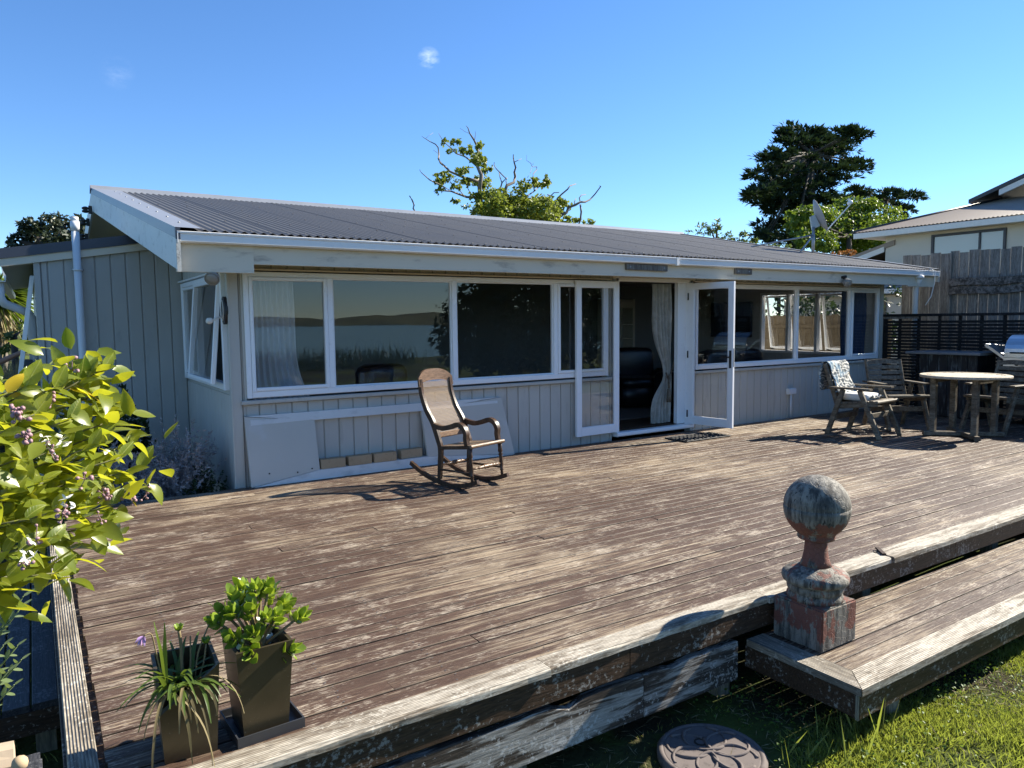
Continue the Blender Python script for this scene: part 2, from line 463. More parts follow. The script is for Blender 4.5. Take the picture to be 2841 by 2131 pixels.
# bronze pot glaze
t = NT('bronze_glaze'); n1 = t.noise(t.co(), 6, 6); n2 = t.noise(t.co(), 90, 3)
t.col(t.mix(t.sm(n2,.68,.75), t.mix(n1, (.060,.047,.027), (.125,.100,.058)), (.2,.18,.13))).par(Roughness=t.math('ADD', .28, t.math('MULTIPLY', n1, .25)), Metallic=.55); M['pot'] = t.m
M['potin'] = plain('terracotta_inside', (.13,.055,.035), .8)
M['tray'] = plain('plastic_tray', (.035,.037,.042), .4)
M['soil'] = plain('potting_soil', (.03,.022,.016), .95)
# plants
M['lemon'] = leafmat('lemon_leaf', (.065,.115,.014), (.25,.275,.030), (.60,.60,.03), .46, .30, .6)
t = NT('lemon_leaf_veined'); tc_ = t.n.new('ShaderNodeTexCoord'); sx2 = t.n.new('ShaderNodeSeparateXYZ'); t.l.new(tc_.outputs['Object'], sx2.inputs[0])
ax_ = t.math('ABSOLUTE', sx2.outputs['X']); rib = t.sm(ax_, .0022, .0006); side_v = t.sm(t.math('SINE', t.math('MULTIPLY', t.math('SUBTRACT', sx2.outputs['Y'], t.math('MULTIPLY', ax_, .8)), 520.0)), .80, 1.0)
f = t.math('ADD', t.math('MULTIPLY', t.sm(t.noise(t.co(), 22, 4), .3, .7), .35), t.math('MULTIPLY', t.rand(), .65))
bc = t.mix(f, (.062,.115,.014), (.275,.300,.030)); bc = t.mix(t.math('MULTIPLY', side_v, .30), bc, (.22,.25,.05)); bc = t.mix(t.math('MULTIPLY', rib, .8), bc, (.36,.38,.10))
bc = t.mix(t.math('MULTIPLY', t.sm(t.noise(t.co(), 9, 5, .7), .66, .72), .7), bc, (.30,.24,.06))
t.col(bc).par(Roughness=.38, Specular_IOR_Level=.45); t.bump(t.math('ADD', side_v, rib), .25, .002); t.translucent(t.mix(f, (.36,.42,.02), (.66,.64,.035)), .48); M['lemonv'] = t.m
M['lemony'] = leafmat('yellowed_lemon_leaf', (.42,.30,.015), (.50,.36,.02), (.6,.42,.02), .35, .4, .4)
M['bud'] = plain('lilac_bud', (.33,.19,.21), .5)
M['petal'] = plain('white_petal', (.75,.73,.66), .6)
M['lemonfruit'] = plain('lemon_rind', (.72,.50,.03), .4)
M['twig'] = plain('green_twig', (.12,.12,.045), .7)
M['jade'] = leafmat('jade_leaf', (.15,.24,.030), (.31,.40,.050), (.48,.60,.05), .38, .28, .5)
M['jadestem'] = plain('jade_stem', (.20,.15,.07), .7)
M['strap'] = leafmat('strap_leaf', (.06,.105,.018), (.12,.17,.03), (.2,.28,.03), .3, .4)
M['dryleaf'] = leafmat('dry_leaf', (.15,.12,.05), (.32,.26,.14), (.3,.22,.08), .3, .7)
M['petalv'] = plain('violet_petal', (.42,.26,.48), .6)
M['sage'] = leafmat('grey_green_leaf', (.16,.22,.09), (.25,.31,.15), (.25,.32,.08), .3, .6)
M['lavender'] = leafmat('silver_leaf', (.32,.295,.30), (.50,.46,.47), (.15,.14,.14), .2, .8)
M['darkleaf'] = leafmat('dark_shrub_leaf', (.018,.035,.012), (.035,.06,.02), (.05,.09,.02), .25, .4)
M['oakleaf'] = leafmat('oak_leaf', (.110,.155,.022), (.240,.275,.045), (.30,.36,.04), .35, .5, scale=.9)
M['oakbark'] = plain('pale_dead_bark', (.19,.165,.135), .9)
M['cypress'] = leafmat('cypress_foliage', (.020,.040,.024), (.055,.080,.042), (.04,.07,.02), .15, .7, .2, scale=.5)
M['brightleaf'] = leafmat('spring_leaf', (.085,.150,.018), (.155,.215,.030), (.20,.28,.025), .35, .5, scale=.8)
M['pohut'] = leafmat('pohutukawa_leaf', (.028,.042,.020), (.085,.098,.060), (.05,.07,.025), .15, .45, .5, scale=1.6)
M['bushleaf'] = leafmat('hedge_leaf', (.05,.09,.018), (.12,.16,.035), (.15,.2,.03), .3, .5)
M['orangeleaf'] = leafmat('orange_leaf', (.32,.12,.03), (.40,.2,.05), (.3,.12,.03), .3, .6)
M['bark2'] = plain('dark_bark', (.06,.048,.038), .9)
M['grass'] = leafmat('lawn_grass', (.105,.165,.022), (.290,.300,.085), (.38,.44,.06), .42, .5, scale=38)
M['weed'] = leafmat('clover_leaf', (.06,.125,.015), (.14,.20,.03), (.22,.32,.03), .35, .5, scale=3)
M['drygrass'] = leafmat('dry_grass', (.30,.24,.12), (.38,.32,.18), (.3,.24,.1), .3, .7)
M['skin'] = NT('skin').col((.27,.14,.09)).par(Roughness=.5).m
M['greycloth'] = plain('grey_cloth', (.10,.105,.11), .9)
M['log'] = paint('pale_log', (.46,.36,.26), .85, .25, (.20,.13,.08), .7, 14)
M['roofbrown'] = plain('brown_roof_steel', (.27,.215,.165), .5)
M['cladding'] = paint('cream_cladding', (.60,.555,.46), .7, .05, world=True)
M['whitetrim'] = plain('white_trim', (.74,.72,.66), .5)
M['darkframe'] = plain('dark_window_frame', (.03,.03,.035), .4)

# ================================================================== SETTING
W0 = 7.486          # front wall plane
XW = 1.618          # left side wall plane
XR = 12.815         # right end wall plane
GZ = -0.54          # lawn level

# ground: one sheet, level round the house, falling to the shore behind the camera
def ground_z(x, y):
    z = GZ + .018*math.sin(x*1.7+y*.9) + .02*math.sin(x*.6-y*1.3)
    if y < -26: z -= min(9.0, (-26-y)*.16)
    return z
xs = [-900,-300,-120,-60,-30,-16] + [-10+i*.5 for i in range(61)] + [22,26,32,45,70,140,400,900]
ys = [-75,-60,-50,-42,-36,-31,-26,-20,-14,-9] + [-6+i*.5 for i in range(59)] + [25,30,40,60,100,200,500,1200]
g = MB()
g.add([(x,y,ground_z(x,y)) for y in ys for x in xs],
      [(j*len(xs)+i, j*len(xs)+i+1, (j+1)*len(xs)+i+1, (j+1)*len(xs)+i) for j in range(len(ys)-1) for i in range(len(xs)-1)], True)
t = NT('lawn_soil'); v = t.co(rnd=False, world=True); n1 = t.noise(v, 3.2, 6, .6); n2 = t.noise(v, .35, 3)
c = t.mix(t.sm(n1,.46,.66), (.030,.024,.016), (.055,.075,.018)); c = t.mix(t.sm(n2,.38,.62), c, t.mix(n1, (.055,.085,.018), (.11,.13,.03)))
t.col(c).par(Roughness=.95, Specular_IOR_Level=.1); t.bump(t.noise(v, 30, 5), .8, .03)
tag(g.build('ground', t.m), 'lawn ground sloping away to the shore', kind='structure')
s_ = MB().add([(-5000,-6000,-8.2),(5000,-6000,-8.2),(5000,-60,-8.2),(-5000,-60,-8.2)], [(0,1,2,3)])
t = NT('bay_water'); v = t.co((.08,.25,1), rnd=False, world=True)
t.col((.03,.10,.12)).par(Roughness=.16, Specular_IOR_Level=.5); t.bump(t.noise(v, 3, 5), .25, .4)
tag(s_.build('water', t.m), 'calm bay water behind the viewer', kind='structure')
# hills over the bay
hm = MB(); N = 90; rr = random.Random(3)
hv = []
for i in range(N+1):
    x = -4200 + 8400*i/N
    h = 30 + 9*math.sin(i*.41+1) + 7*math.sin(i*.97) + 5*math.sin(i*2.3) + rr.uniform(-5,5)
    for k, (yy, kk) in enumerate(((-2600,0),(-2680,.30),(-2780,.62),(-2900,1.0),(-3300,.8))):
        hv.append((x, yy + rr.uniform(-15,15), -9 + (h+9)*kk*(1+.08*math.sin(i*1.7+k))))
hm.add(hv, [(i*5+k,(i+1)*5+k,(i+1)*5+k+1,i*5+k+1) for i in range(N) for k in range(4)], True)
t = NT('hill_pasture'); n1 = t.noise(t.co((.01,.01,.02), rnd=False, world=True), 1.0, 6)
t.col(t.mix(t.sm(n1,.4,.6), (.022,.035,.018), (.075,.085,.040))).par(Roughness=.95); 
tag(hm.build('hills', t.m), 'low green hills across the bay', kind='structure')

# ================================================================== DECK
DE = 2.66           # outer edge of the nosing
DL = 0.145          # left ends of the boards
DB = 7.40           # rear edge (butts the wall)
DR = 14.3
PIT = 0.1030
dk = thing('timber_deck', 'large weathered brown timber deck in front of the grey house', 'deck', (6.0, 5.0, -.5))
n_row = int((DB-(DE+.135))/PIT)
rb = random.Random(5)
k_scrap = 0
for r in range(n_row+1):
    y0 = DE+.120 + r*PIT; y1 = min(y0 + PIT - .0105, 7.47)
    x = DL + rb.uniform(-.006,.006)
    cuts = []
    nx = rb.uniform(1.2, 4.6)
    while nx < DR-1.0:
        cuts.append(nx); nx += rb.uniform(3.0, 5.4)
    ends = cuts + [DR]
    if y0 > 6.95: x = DL+.35*(y0-6.95)
    for e in ends:
        b = MB(); zt = rb.uniform(-.0025,.0025); ti = rb.uniform(-.0015,.0015); sk = rb.uniform(-.0012,.0012)
        c = .0035; zb = -.032
        prof = [(y0,zb),(y1,zb),(y1,zt-ti-c),(y1-c,zt-ti),(y0+c,zt+ti),(y0,zt+ti-c)]
        gap = rb.choice((.0015,.002,.003,.006))
        vs = [(x,y+sk,z) for y,z in prof]+[(e-gap,y-sk,z) for y,z in prof]
        b.add(vs, [(5,4,3,2,1,0),(6,7,8,9,10,11)]+[(i,(i+1)%6,6+(i+1)%6,6+i) for i in range(6)])
        o = b.build('deck_board', M['deck'], dk)
        x = e
scr = MB(); rsn = random.Random(44)
for r in range(n_row+1):
    yb = DE+.120 + r*PIT
    for i in range(28):
        for o_ in (.022, PIT-.032):
            X = .52+i*.5+rsn.uniform(-.012,.012); Y = yb+o_+rsn.uniform(-.004,.004); q = .0036
            if Y < 7.4 and not (Y > 6.95 and X < DL+.35*(Y-6.95)+.05): scr.add([(X-q,Y-q,.0034),(X+q,Y-q,.0034),(X+q,Y+q,.0034),(X-q,Y+q,.0034)], [(0,1,2,3)])
sc2 = scr.build('nail_heads', M['screw'], dk); sc2['kind'] = 'stuff'
# nosing boards along the front, in lengths
for x0, x1, yo, yi, dz in ((.15,1.92,DE-.012,DE+.117,.004),(1.924,3.47,DE-.002,DE+.117,.003),(3.475,4.72,DE-.02,DE+.116,.002),(4.735,7.9,DE-.035,DE+.117,.006),(7.905,11.0,DE-.03,DE+.117,.004),(11.005,DR,DE-.03,DE+.117,.003)):
    b = MB(); n = 14
    prof = lambda y0,y1: [(y0,-.036),(y1,-.036),(y1,dz-.003),(y1-.003,dz),(y0+.012,dz),(y0+.003,dz-.006),(y0,dz-.014)]
    vs = []; rn = random.Random(x0)
    for i in range(n+1):
        yy = yo + rn.uniform(-.003,.003); vs += [(x0+(x1-x0)*i/n, y, z) for y, z in prof(yy, yi)]
    b.add(vs, [(6,5,4,3,2,1,0), tuple(n*7+k for k in range(7))]+[(i*7+k,i*7+(k+1)%7,i*7+7+(k+1)%7,i*7+7+k) for i in range(n) for k in range(7)])
    b.build('nosing_board', M['nosing'], dk)
# broken corner of the nosing
b = MB().bar((4.722,DE+.03,.010),(4.80,DE+.125,.016),.030,.012); b.build('split_splinter', M['joist'], dk)
# left edge board with gap
for ya, yb in ((DE-.01, 5.05), (5.055, 7.0)):
    MB().bar((.070,ya,-.014),(.070,yb,-.010),.098,.034,ch=.005).build('edge_board', M['nosing_y'], dk)
MB().bar((.03,DE+.02,-.12),(.03,7.0,-.12),.04,.17).build('side_joist_or_gap_blocker', M['joist'], dk)
MB().bar((.128,DE+.06,-.11),(.128,7.0,-.11),.045,.15).build('side_joist_or_gap_blocker', M['joist'], dk)  # extra unseen joist, added to block lit ground and keep the edge gap dark
# front fascia joist (in lengths), lower rail, posts, bearers
for x0, x1 in ((.05,2.42),(2.425,5.62),(5.625,9.2),(9.205,DR)):
    MB().bar((x0,DE+.028,-.107),(x1,DE+.028,-.107),.045,.140,ch=.004).build('fascia_joist', M['joist'], dk)
for x0, x1, zz in ((.05,2.52,-.318),(2.526,3.24,-.322)):
    b = MB(); n = 26; rn = random.Random(int(x0*100)); vs = []
    for i in range(n+1):
        X = x0+(x1-x0)*i/n
        zt = zz+.112 + rn.uniform(-.004,.004) - (.035*max(0,1-abs(X-2.05)/.12) if x0 < 1 else 0) - (.02*max(0,1-abs(X-2.75)/.1) if x0 > 1 else 0)
        vs += [(X,DE+.012,zz-.112),(X,DE+.052,zz-.112),(X,DE+.052,zt),(X,DE+.016,zt),(X,DE+.012,zt-.006)]
    b.add(vs, [(4,3,2,1,0), tuple(n*5+k for k in range(5))]+[(i*5+k,i*5+(k+1)%5,i*5+5+(k+1)%5,i*5+5+k) for i in range(n) for k in range(5)])
    b.build('lower_rail', M['rail'], dk)
for x in (.35,1.79,3.20,4.6,6.4,8.4,10.4,12.4):
    MB().bar((x,DE+.12,-.75),(x,DE+.12,-.035),.095,.095,up=(0,1,0)).build('deck_post', M['post'], dk)
for i in range(14):
    X = .5 + i
    MB().box(X,X+.045,DE+.06,7.35,-.17,-.034).build('joist', M['joist'], dk)

# step platform
ST = -.215; SL = 3.30; SF = 1.965; SR = 14.3
stp = thing('deck_step', 'lower timber step platform below the deck edge, carrying the ball post', 'step', (6.0, 2.3, -.5))
y = SF+.152; r = 0
rb = random.Random(9)
while y < DE-.01:
    y1 = min(y+PIT-.006, DE+.004)
    x = SL+.150
    for e in (rb.uniform(5.2,7.5), rb.uniform(9,11.5), SR):
        b = MB(); zt = ST+rb.uniform(-.002,.002); c = .0035
        prof = [(y,ST-.03),(y1,ST-.03),(y1,zt-c),(y1-c,zt),(y+c,zt),(y,zt-c)]
        b.add([(x,a,z) for a,z in prof]+[(e-.003,a,z) for a,z in prof], [(5,4,3,2,1,0),(6,7,8,9,10,11)]+[(i,(i+1)%6,6+(i+1)%6,6+i) for i in range(6)])
        b.build('step_board', M['deck'], stp); x = e
    y += PIT
zt = ST+.003
def mitre_board(outer, inner, mat, th=.038):
    b = MB(); top = [outer[0],outer[1],inner[1],inner[0]]
    b.hexa([(x,y,zt-th) for x,y in top], [(x,y,zt) for x,y in top]); return b.build('nosing_board', mat, stp)
mitre_board(((SL,SF),(6.6,SF)), ((SL+.146,SF+.148),(6.6,SF+.148)), M['nosing'])
mitre_board(((6.604,SF),(SR,SF)), ((6.604,SF+.148),(SR,SF+.148)), M['nosing'])
mitre_board(((SL+.001,DE+.002),(SL-.002,SF+.004)), ((SL+.144,DE+.002),(SL+.142,SF+.150)), M['nosing_y'])
MB().bar((SL+.012,SF+.040,-.318),(SR,SF+.040,-.318),.045,.128,ch=.005).build('fascia_joist', M['joist'], stp)
MB().bar((SL+.035,SF+.064,-.318),(SL+.035,DE+.02,-.318),.045,.128,ch=.005).build('fascia_joist', M['joist'], stp)
MB().bar((SL+.015,SF+.022,-.318),(SL+.015,SF+.035,-.318),.03,.13).build('corner_block', M['post'], stp)
for x in (3.75,5.6,7.6,9.6,11.6):
    MB().bar((x,SF+.125,-.75),(x,SF+.125,-.25),.095,.075,up=(0,1,0)).build('step_post', M['post'], stp)

# lower dark landing on the left of the deck
ld = thing('side_landing', 'dark shaded timber landing beside the left edge of the deck', 'step', (-.25,5.1,-.5))
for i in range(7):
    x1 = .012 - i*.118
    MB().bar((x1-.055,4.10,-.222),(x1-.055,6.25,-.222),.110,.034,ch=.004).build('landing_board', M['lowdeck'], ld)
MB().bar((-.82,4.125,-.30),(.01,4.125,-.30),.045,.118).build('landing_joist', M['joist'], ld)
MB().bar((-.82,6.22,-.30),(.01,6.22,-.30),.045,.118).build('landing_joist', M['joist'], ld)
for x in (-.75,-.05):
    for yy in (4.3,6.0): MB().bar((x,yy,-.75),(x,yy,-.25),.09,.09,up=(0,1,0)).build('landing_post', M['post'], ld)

# ================================================================== HOUSE
hs = thing('house', 'long low grey timber house with white windows and corrugated roof', 'house', (7.0, 8.0, -.5))
WL = (1.745, 6.370, .870, 2.112)     # left window opening x0,x1,z0,z1
DO = (6.50, 7.925, .06, 2.150)       # door opening
WR = (8.015, 12.670, .870, 2.112)
ops = [(WL[0]-.01,WL[1]+.01,.80,2.135), (DO[0]-.03,DO[1]+.03,-.4,2.185), (WR[0]-.01,WR[1]+.01,.80,2.135)]
fw = MB()
core0, core1 = W0+.016, W0+.11
ztop = 2.33
prev = XW
for (a,b_,z0,z1) in ops:
    fw.box(prev,a,core0,core1,-.4,ztop)
    if z0 > 0: fw.box(a,b_,core0,core1,-.4,z0)
    fw.box(a,b_,core0,core1,z1,ztop); prev = b_
fw.box(prev,XR,core0,core1,-.4,ztop)
front = fw.build('front_wall', M['wall'], hs)
def wall_board(parent, u0, u1, z0, z1, plane, mat, out=.016, rnd=None, slope=None):
    """vertical board between u0..u1; plane='y' front (facing -y) or 'x' side (facing -x); chamfered edges"""
    f = plane[1]; c = .006
    prof = [(u0,0),(u0,-out+c),(u0+c,-out),(u1-c,-out),(u1,-out+c),(u1,0)]
    mk = (lambda u,d,z: (u, f+d, z)) if plane[0] == 'y' else (lambda u,d,z: (f+d, u, z))
    zt = (lambda u: z1) if slope is None else (lambda u: z1 + slope*(u-u0))
    b = MB(); vs = [mk(u,d,z0) for u,d in prof]+[mk(u,d,zt(u)) for u,d in prof]
    b.add(vs, [(0,1,2,3,4,5),(11,10,9,8,7,6)]+[(i,i+6,(i+1)%6+6,(i+1)%6) for i in range(6)])
    return b.build('wall_board', mat, parent)
u = XW + .085 - .163
while u < XR - .05:
    u0, u1 = max(u+.002, XW+.06), min(u+.1555, XR-.06)
    if u1-u0 > .02:
        segs = [(u0,u1,-.30,2.28)]
        for (a,b_,z0,z1) in ops:
            new = []
            for (p,q,zz0,zz1) in segs:
                lo, hi = max(p,a), min(q,b_)
                if hi-lo <= .001: new.append((p,q,zz0,zz1)); continue
                if p < a: new.append((p,a,zz0,zz1))
                if q > b_: new.append((b_,q,zz0,zz1))
                if z0 > zz0: new.append((lo,hi,zz0,z0))
                if z1 < zz1: new.append((lo,hi,z1,zz1))
            segs = new
        for (p,q,a,b_) in segs:
            if q-p > .012: wall_board(front, p, q, a, b_, ('y', W0+.016), M['wall'])
    u += .163
# corner boards
MB().bar((XW+.030,W0-.006,-.3),(XW+.030,W0-.006,2.28),.100,.024,up=(0,1,0)).build('corner_board', M['wall'], front)
MB().bar((XR-.030,W0-.006,-.3),(XR-.030,W0-.006,2.28),.100,.024,up=(0,1,0)).build('corner_board', M['wall'], front)
MB().bar((XW+.115,W0-.006,.80),(XW+.115,W0-.006,2.15),.024,.026,up=(0,1,0)).build('cover_strip', M['wall'], front)
for a, b_ in ((WL[0]-.06,WL[1]+.06),(WR[0]-.03,WR[1]+.06)):
    MB().bar((a,W0-.022,.828),(b_,W0-.022,.828),.058,.040,ch=.006).build('sill_board', M['wall'], front)
    MB().bar((a,W0-.020,2.133),(b_,W0-.020,2.133),.062,.016,ch=.004).build('head_flashing', M['fascia'], front)

# left side wall, x = XW, y from W0 to 10 (and on behind the extension)
SW = (7.655, 9.93, .945, 2.105)
sw = MB()
for y0,y1,z0,z1 in ((W0+.02,SW[0],-.5,2.33),(SW[0],SW[1],-.5,SW[2]),(SW[0],SW[1],SW[3],2.33),(SW[1],19.0,-.5,2.33)):
    sw.box(XW+.016,XW+.11,y0,y1,z0,z1)
sw.prism([(7.1,2.3),(13.13,3.57),(19.1,2.3)], .08, lambda u,v,t_: (XW+.02+t_,u,v))
side = sw.build('side_wall', M['wall'], hs)
u = W0+.07
while u < 10.0:
    u1 = min(u+.155,9.995)
    lo, hi = max(u,SW[0]-.03), min(u1,SW[1]+.03)
    if hi-lo > .02:
        wall_board(side, u, u1, -.3, SW[2]-.05, ('x', XW+.016), M['wall'])
        wall_board(side, u, u1, SW[3]+.04, 2.42, ('x', XW+.016), M['wall'])
    else: wall_board(side, u, u1, -.3, 2.42, ('x', XW+.016), M['wall'])
    u += .163
MB().bar((XW-.004,W0+.030,-.3),(XW-.004,W0+.030,2.28),.100,.022,up=(1,0,0)).build('corner_board', M['wall'], side)
MB().prism([(8.6,2.56),(13.13,3.55),(19.0,2.56)], .02, lambda u,v,t_: (XW-.012+t_,u,v)).build('gable_panel', M['cream'], side)

# right end wall with a window
EW = (8.10, 10.05, .90, 2.12)
ew = MB()
for y0,y1,z0,z1 in ((W0+.02,EW[0],-.5,2.33),(EW[0],EW[1],-.5,EW[2]),(EW[0],EW[1],EW[3],2.33),(EW[1],19.0,-.5,2.33)):
    ew.box(XR-.10,XR-.003,y0,y1,z0,z1)
ew.prism([(7.1,2.3),(13.13,3.57),(19.1,2.3)], .08, lambda u,v,t_: (XR-.09+t_,u,v))
endw = ew.build('end_wall', M['wall'], hs)
bw = MB().box(XW,XR,18.9,19.0,-.5,2.35).build('back_wall', M['wall'], hs)

# interior
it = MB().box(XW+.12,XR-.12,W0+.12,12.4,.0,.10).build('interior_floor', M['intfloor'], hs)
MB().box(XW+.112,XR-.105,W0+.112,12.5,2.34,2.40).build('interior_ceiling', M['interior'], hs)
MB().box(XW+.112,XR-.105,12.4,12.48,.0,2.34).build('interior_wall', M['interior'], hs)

# windows -------------------------------------------------------------
def pane(parent, x0, x1, z0, z1, plane):
    a, f = plane
    b = MB()
    if a == 'y': b.box(x0,x1,f,f+.005,z0,z1)
    else: b.box(f,f+.005,x0,x1,z0,z1)
    return b.build('pane', M['glass'], parent)
def frame_rect(parent, x0, x1, z0, z1, plane, w, d, name='frame', mat=None, wb=None):
    """four bars round a rectangle in the wall plane (one mesh, mitre-like butt)"""
    a, f = plane; b = MB(); wb = wb or w
    P = (lambda u,z: (u,f,z)) if a == 'y' else (lambda u,z: (f,u,z))
    up = (0,1,0) if a == 'y' else (1,0,0)
    b.bar(P(x0+w/2,z0),P(x0+w/2,z1),w,d,up=up,ch=.006)
    b.bar(P(x1-w/2,z0),P(x1-w/2,z1),w,d,up=up,ch=.006)
    b.bar(P(x0+w,z1-w/2),P(x1-w,z1-w/2),w,d-.002,up=up,ch=.006)
    b.bar(P(x0+w,z0+wb/2),P(x1-w,z0+wb/2),wb,d-.002,up=up,ch=.006)
    return b.build(name, mat or M['white'], parent)
def window(x0, x1, z0, z1, splits, sashes, label, plane=('y',W0-.004)):
    n = MB()
    win = frame_rect(hs, x0, x1, z0, z1, plane, .050, .075, 'window', wb=.062)
    win['label'] = label
    a, f = plane
    xs_ = [x0+.050]+list(splits)+[x1-.050]
    for s in splits:
        b = MB()
        if a == 'y': b.bar((s,f,z0+.062),(s,f,z1-.050),.062,.073,up=(0,1,0),ch=.006)
        else: b.bar((f,s,z0+.062),(f,s,z1-.050),.062,.073,up=(1,0,0),ch=.006)
        b.build('mullion', M['white'], win)
    for i in range(len(xs_)-1):
        p = xs_[i] + (.031 if i else 0); q = xs_[i+1] - (.031 if i < len(xs_)-2 else 0)
        if i in sashes:
            frame_rect(win, p+.002, q-.002, z0+.064, z1-.052, (a, f-.022), .036, .050, 'sash')
            pane(win, p+.034, q-.034, z0+.096, z1-.084, (a, f-.018))
        else:
            b = MB()
            frame_rect(win, p, q, z0+.062, z1-.050, (a, f+.004), .014, .040, 'bead')
            pane(win, p+.010, q-.010, z0+.072, z1-.060, (a, f+.004))
    return win
window(*WL, (2.611, 4.075, 5.514), (0, 3), 'long four-pane window left of the doors')
window(*WR, (10.350, 11.805), (2,), 'long three-pane window right of the doors')
# side window facing the shrubs, with one sash ajar
sidewin = frame_rect(hs, SW[0], SW[1], SW[2], SW[3], ('x', XW-.004), .055, .075, 'window', wb=.07)
sidewin['label'] = 'corner side window with one sash ajar'
MB().bar((XW-.004,9.02,SW[2]+.07),(XW-.004,9.02,SW[3]-.055),.055,.072,up=(1,0,0)).build('mullion', M['white'], sidewin)
frame_rect(sidewin, 9.05, SW[1]-.056, SW[2]+.072, SW[3]-.057, ('x', XW-.012), .035, .045, 'sash')
pane(sidewin, 9.08, SW[1]-.09, SW[2]+.105, SW[3]-.09, ('x', XW-.010))
sa = frame_rect(sidewin, 7.712, 8.99, SW[2]+.060, SW[3]-.050, ('x', XW-.035), .040, .045, 'sash')
pa = pane(sidewin, 7.745, 8.96, SW[2]+.10, SW[3]-.09, ('x', XW-.033))
piv = Vector((XW-.035,0,SW[3]-.05)) - Vector(hs.location)
for o_ in (sa, pa):
    Rm = Matrix.Rotation(math.radians(5.5), 4, 'Y')
    o_.matrix_local = Matrix.Translation(piv) @ Rm @ Matrix.Translation(-piv)
MB().bar((XW-.03,SW[0]-.03,SW[3]+.020),(XW-.03,9.99,SW[3]+.020),.065,.018).build('head_flashing', M['white'], sidewin)
# end wall window (seen through the house), frames and an open sash
endwin = frame_rect(hs, EW[0], EW[1], EW[2], EW[3], ('x', XR-.05), .05, .12, 'window'); endwin['label'] = 'end wall window seen through the room'
for yy in (8.75, 9.40): MB().bar((XR-.05,yy,EW[2]+.05),(XR-.05,yy,EW[3]-.05),.06,.10,up=(1,0,0)).build('mullion', M['white'], endwin)
for p, q in ((EW[0]+.06,8.71),(8.79,9.36),(9.44,EW[1]-.06)):
    so_ = frame_rect(endwin, p, q, EW[2]+.06, EW[3]-.06, ('x', XR+.01), .04, .04, 'sash')
    po_ = pane(endwin, p+.035, q-.035, EW[2]+.095, EW[3]-.095, ('x', XR+.01))
    pv = Vector((XR+.01,0,EW[3]-.06)) - Vector(hs.location)
    for o_ in (so_, po_): o_.matrix_local = Matrix.Translation(pv) @ Matrix.Rotation(math.radians(-9), 4, 'Y') @ Matrix.Translation(-pv)
    MB().bar((XR-.10,(p+q)/2-.05,EW[2]+.075),(XR-.13,(p+q)/2+.05,EW[2]+.10),.02,.02).build('stay', M['blackmetal'], endwin)

# French doors --------------------------------------------------------
df = MB()
df.bar((DO[0]+.02,W0-.004,DO[2]),(DO[0]+.02,W0-.004,DO[3]),.05,.09,up=(0,1,0))
df.bar((DO[1]-.02,W0-.004,DO[2]),(DO[1]-.02,W0-.004,DO[3]),.05,.09,up=(0,1,0))
df.bar((DO[0],W0-.004,DO[3]-.012),(DO[1],W0-.004,DO[3]-.012),.09,.05)
dfo = df.build('door_frame', M['white'], hs)
MB().bar((DO[0]-.05,W0-.018,2.172),(DO[1]+.05,W0-.018,2.172),.05,.05).build('head_board', M['fascia'], dfo)
MB().bar((DO[0]-.015,W0-.035,.068),(DO[1]+.01,W0-.035,.068),.13,.055,ch=.012).build('threshold', M['white'], dfo)
MB().box(DO[1]-.20,DO[1]-.046,W0+.035,W0+.10,.10,2.12).build('inner_jamb', M['white'], dfo)
def door_leaf(hx, hy, fx, fy, label, handle):
    """glazed leaf from hinge point to free point"""
    d = Vector((fx-hx, fy-hy, 0)); L = d.length; d.normalize(); nrm = Vector((-d.y, d.x, 0))
    z0, z1, st = .105, 2.105, .078
    H = Vector((hx,hy,0))
    P = lambda u,z,o=0: H+d*u+nrm*o+Vector((0,0,z))
    up = nrm
    b = MB()
    b.bar(P(st/2,z0),P(st/2,z1),st,.042,up=up,ch=.004); b.bar(P(L-st/2,z0),P(L-st/2,z1),st,.042,up=up,ch=.004)
    b.bar(P(st,z1-st/2),P(L-st,z1-st/2),.040,st,ch=.004); b.bar(P(st,z0+.052),P(L-st,z0+.052),.040,.104,ch=.004)
    dr = b.build('door', M['white'], hs); dr['label'] = label
    b = MB()
    for u in (st+.006, L-st-.006): b.bar(P(u,z0+.104),P(u,z1-st),.012,.030,up=up,ch=.003)
    b.bar(P(st,z1-st-.006),P(L-st,z1-st-.006),.028,.012); b.bar(P(st,z0+.110),P(L-st,z0+.110),.028,.012)
    b.build('glazing_bead', M['white'], dr)
    b = MB(); q = [P(st-.005,z0+.10,-.003),P(L-st+.005,z0+.10,-.003),P(L-st+.005,z0+.10,.003),P(st-.005,z0+.10,.003)]
    b.hexa(q, [p+Vector((0,0,z1-st-z0-.095)) for p in q]); b.build('pane', M['glass'], dr)
    for z in (.25,1.1,1.92):
        MB().tube([P(-.008,z-.05,-.022),P(-.008,z+.05,-.022)], .011, 8).build('hinge', M['blackmetal'], dr)
    if handle:
        for s in (-1, 1):
            b = MB(); b.bar(P(L-st/2,.93,s*.026),P(L-st/2,1.17,s*.026),.034,.012,up=up,ch=.005)
            b.tube([P(L-st/2,1.08,s*.03),P(L-st/2,1.08,s*.062),P(L-st/2-.03,1.08,s*.068),P(L-st/2-.14,1.075,s*.066)], .0095, 8)
            b.build('handle', M['blackmetal'], dr)
        MB().bar(P(L+.001,.95),P(L+.001,1.20),.020,.004,up=d).build('lock_plate', M['brass'], dr)
    return dr
door_leaf(6.535,7.435,5.795,7.405, 'left glazed door leaf folded back against the window', False)
door_leaf(7.868,7.435,7.965,6.715, 'right glazed door leaf standing open with black handle', True)

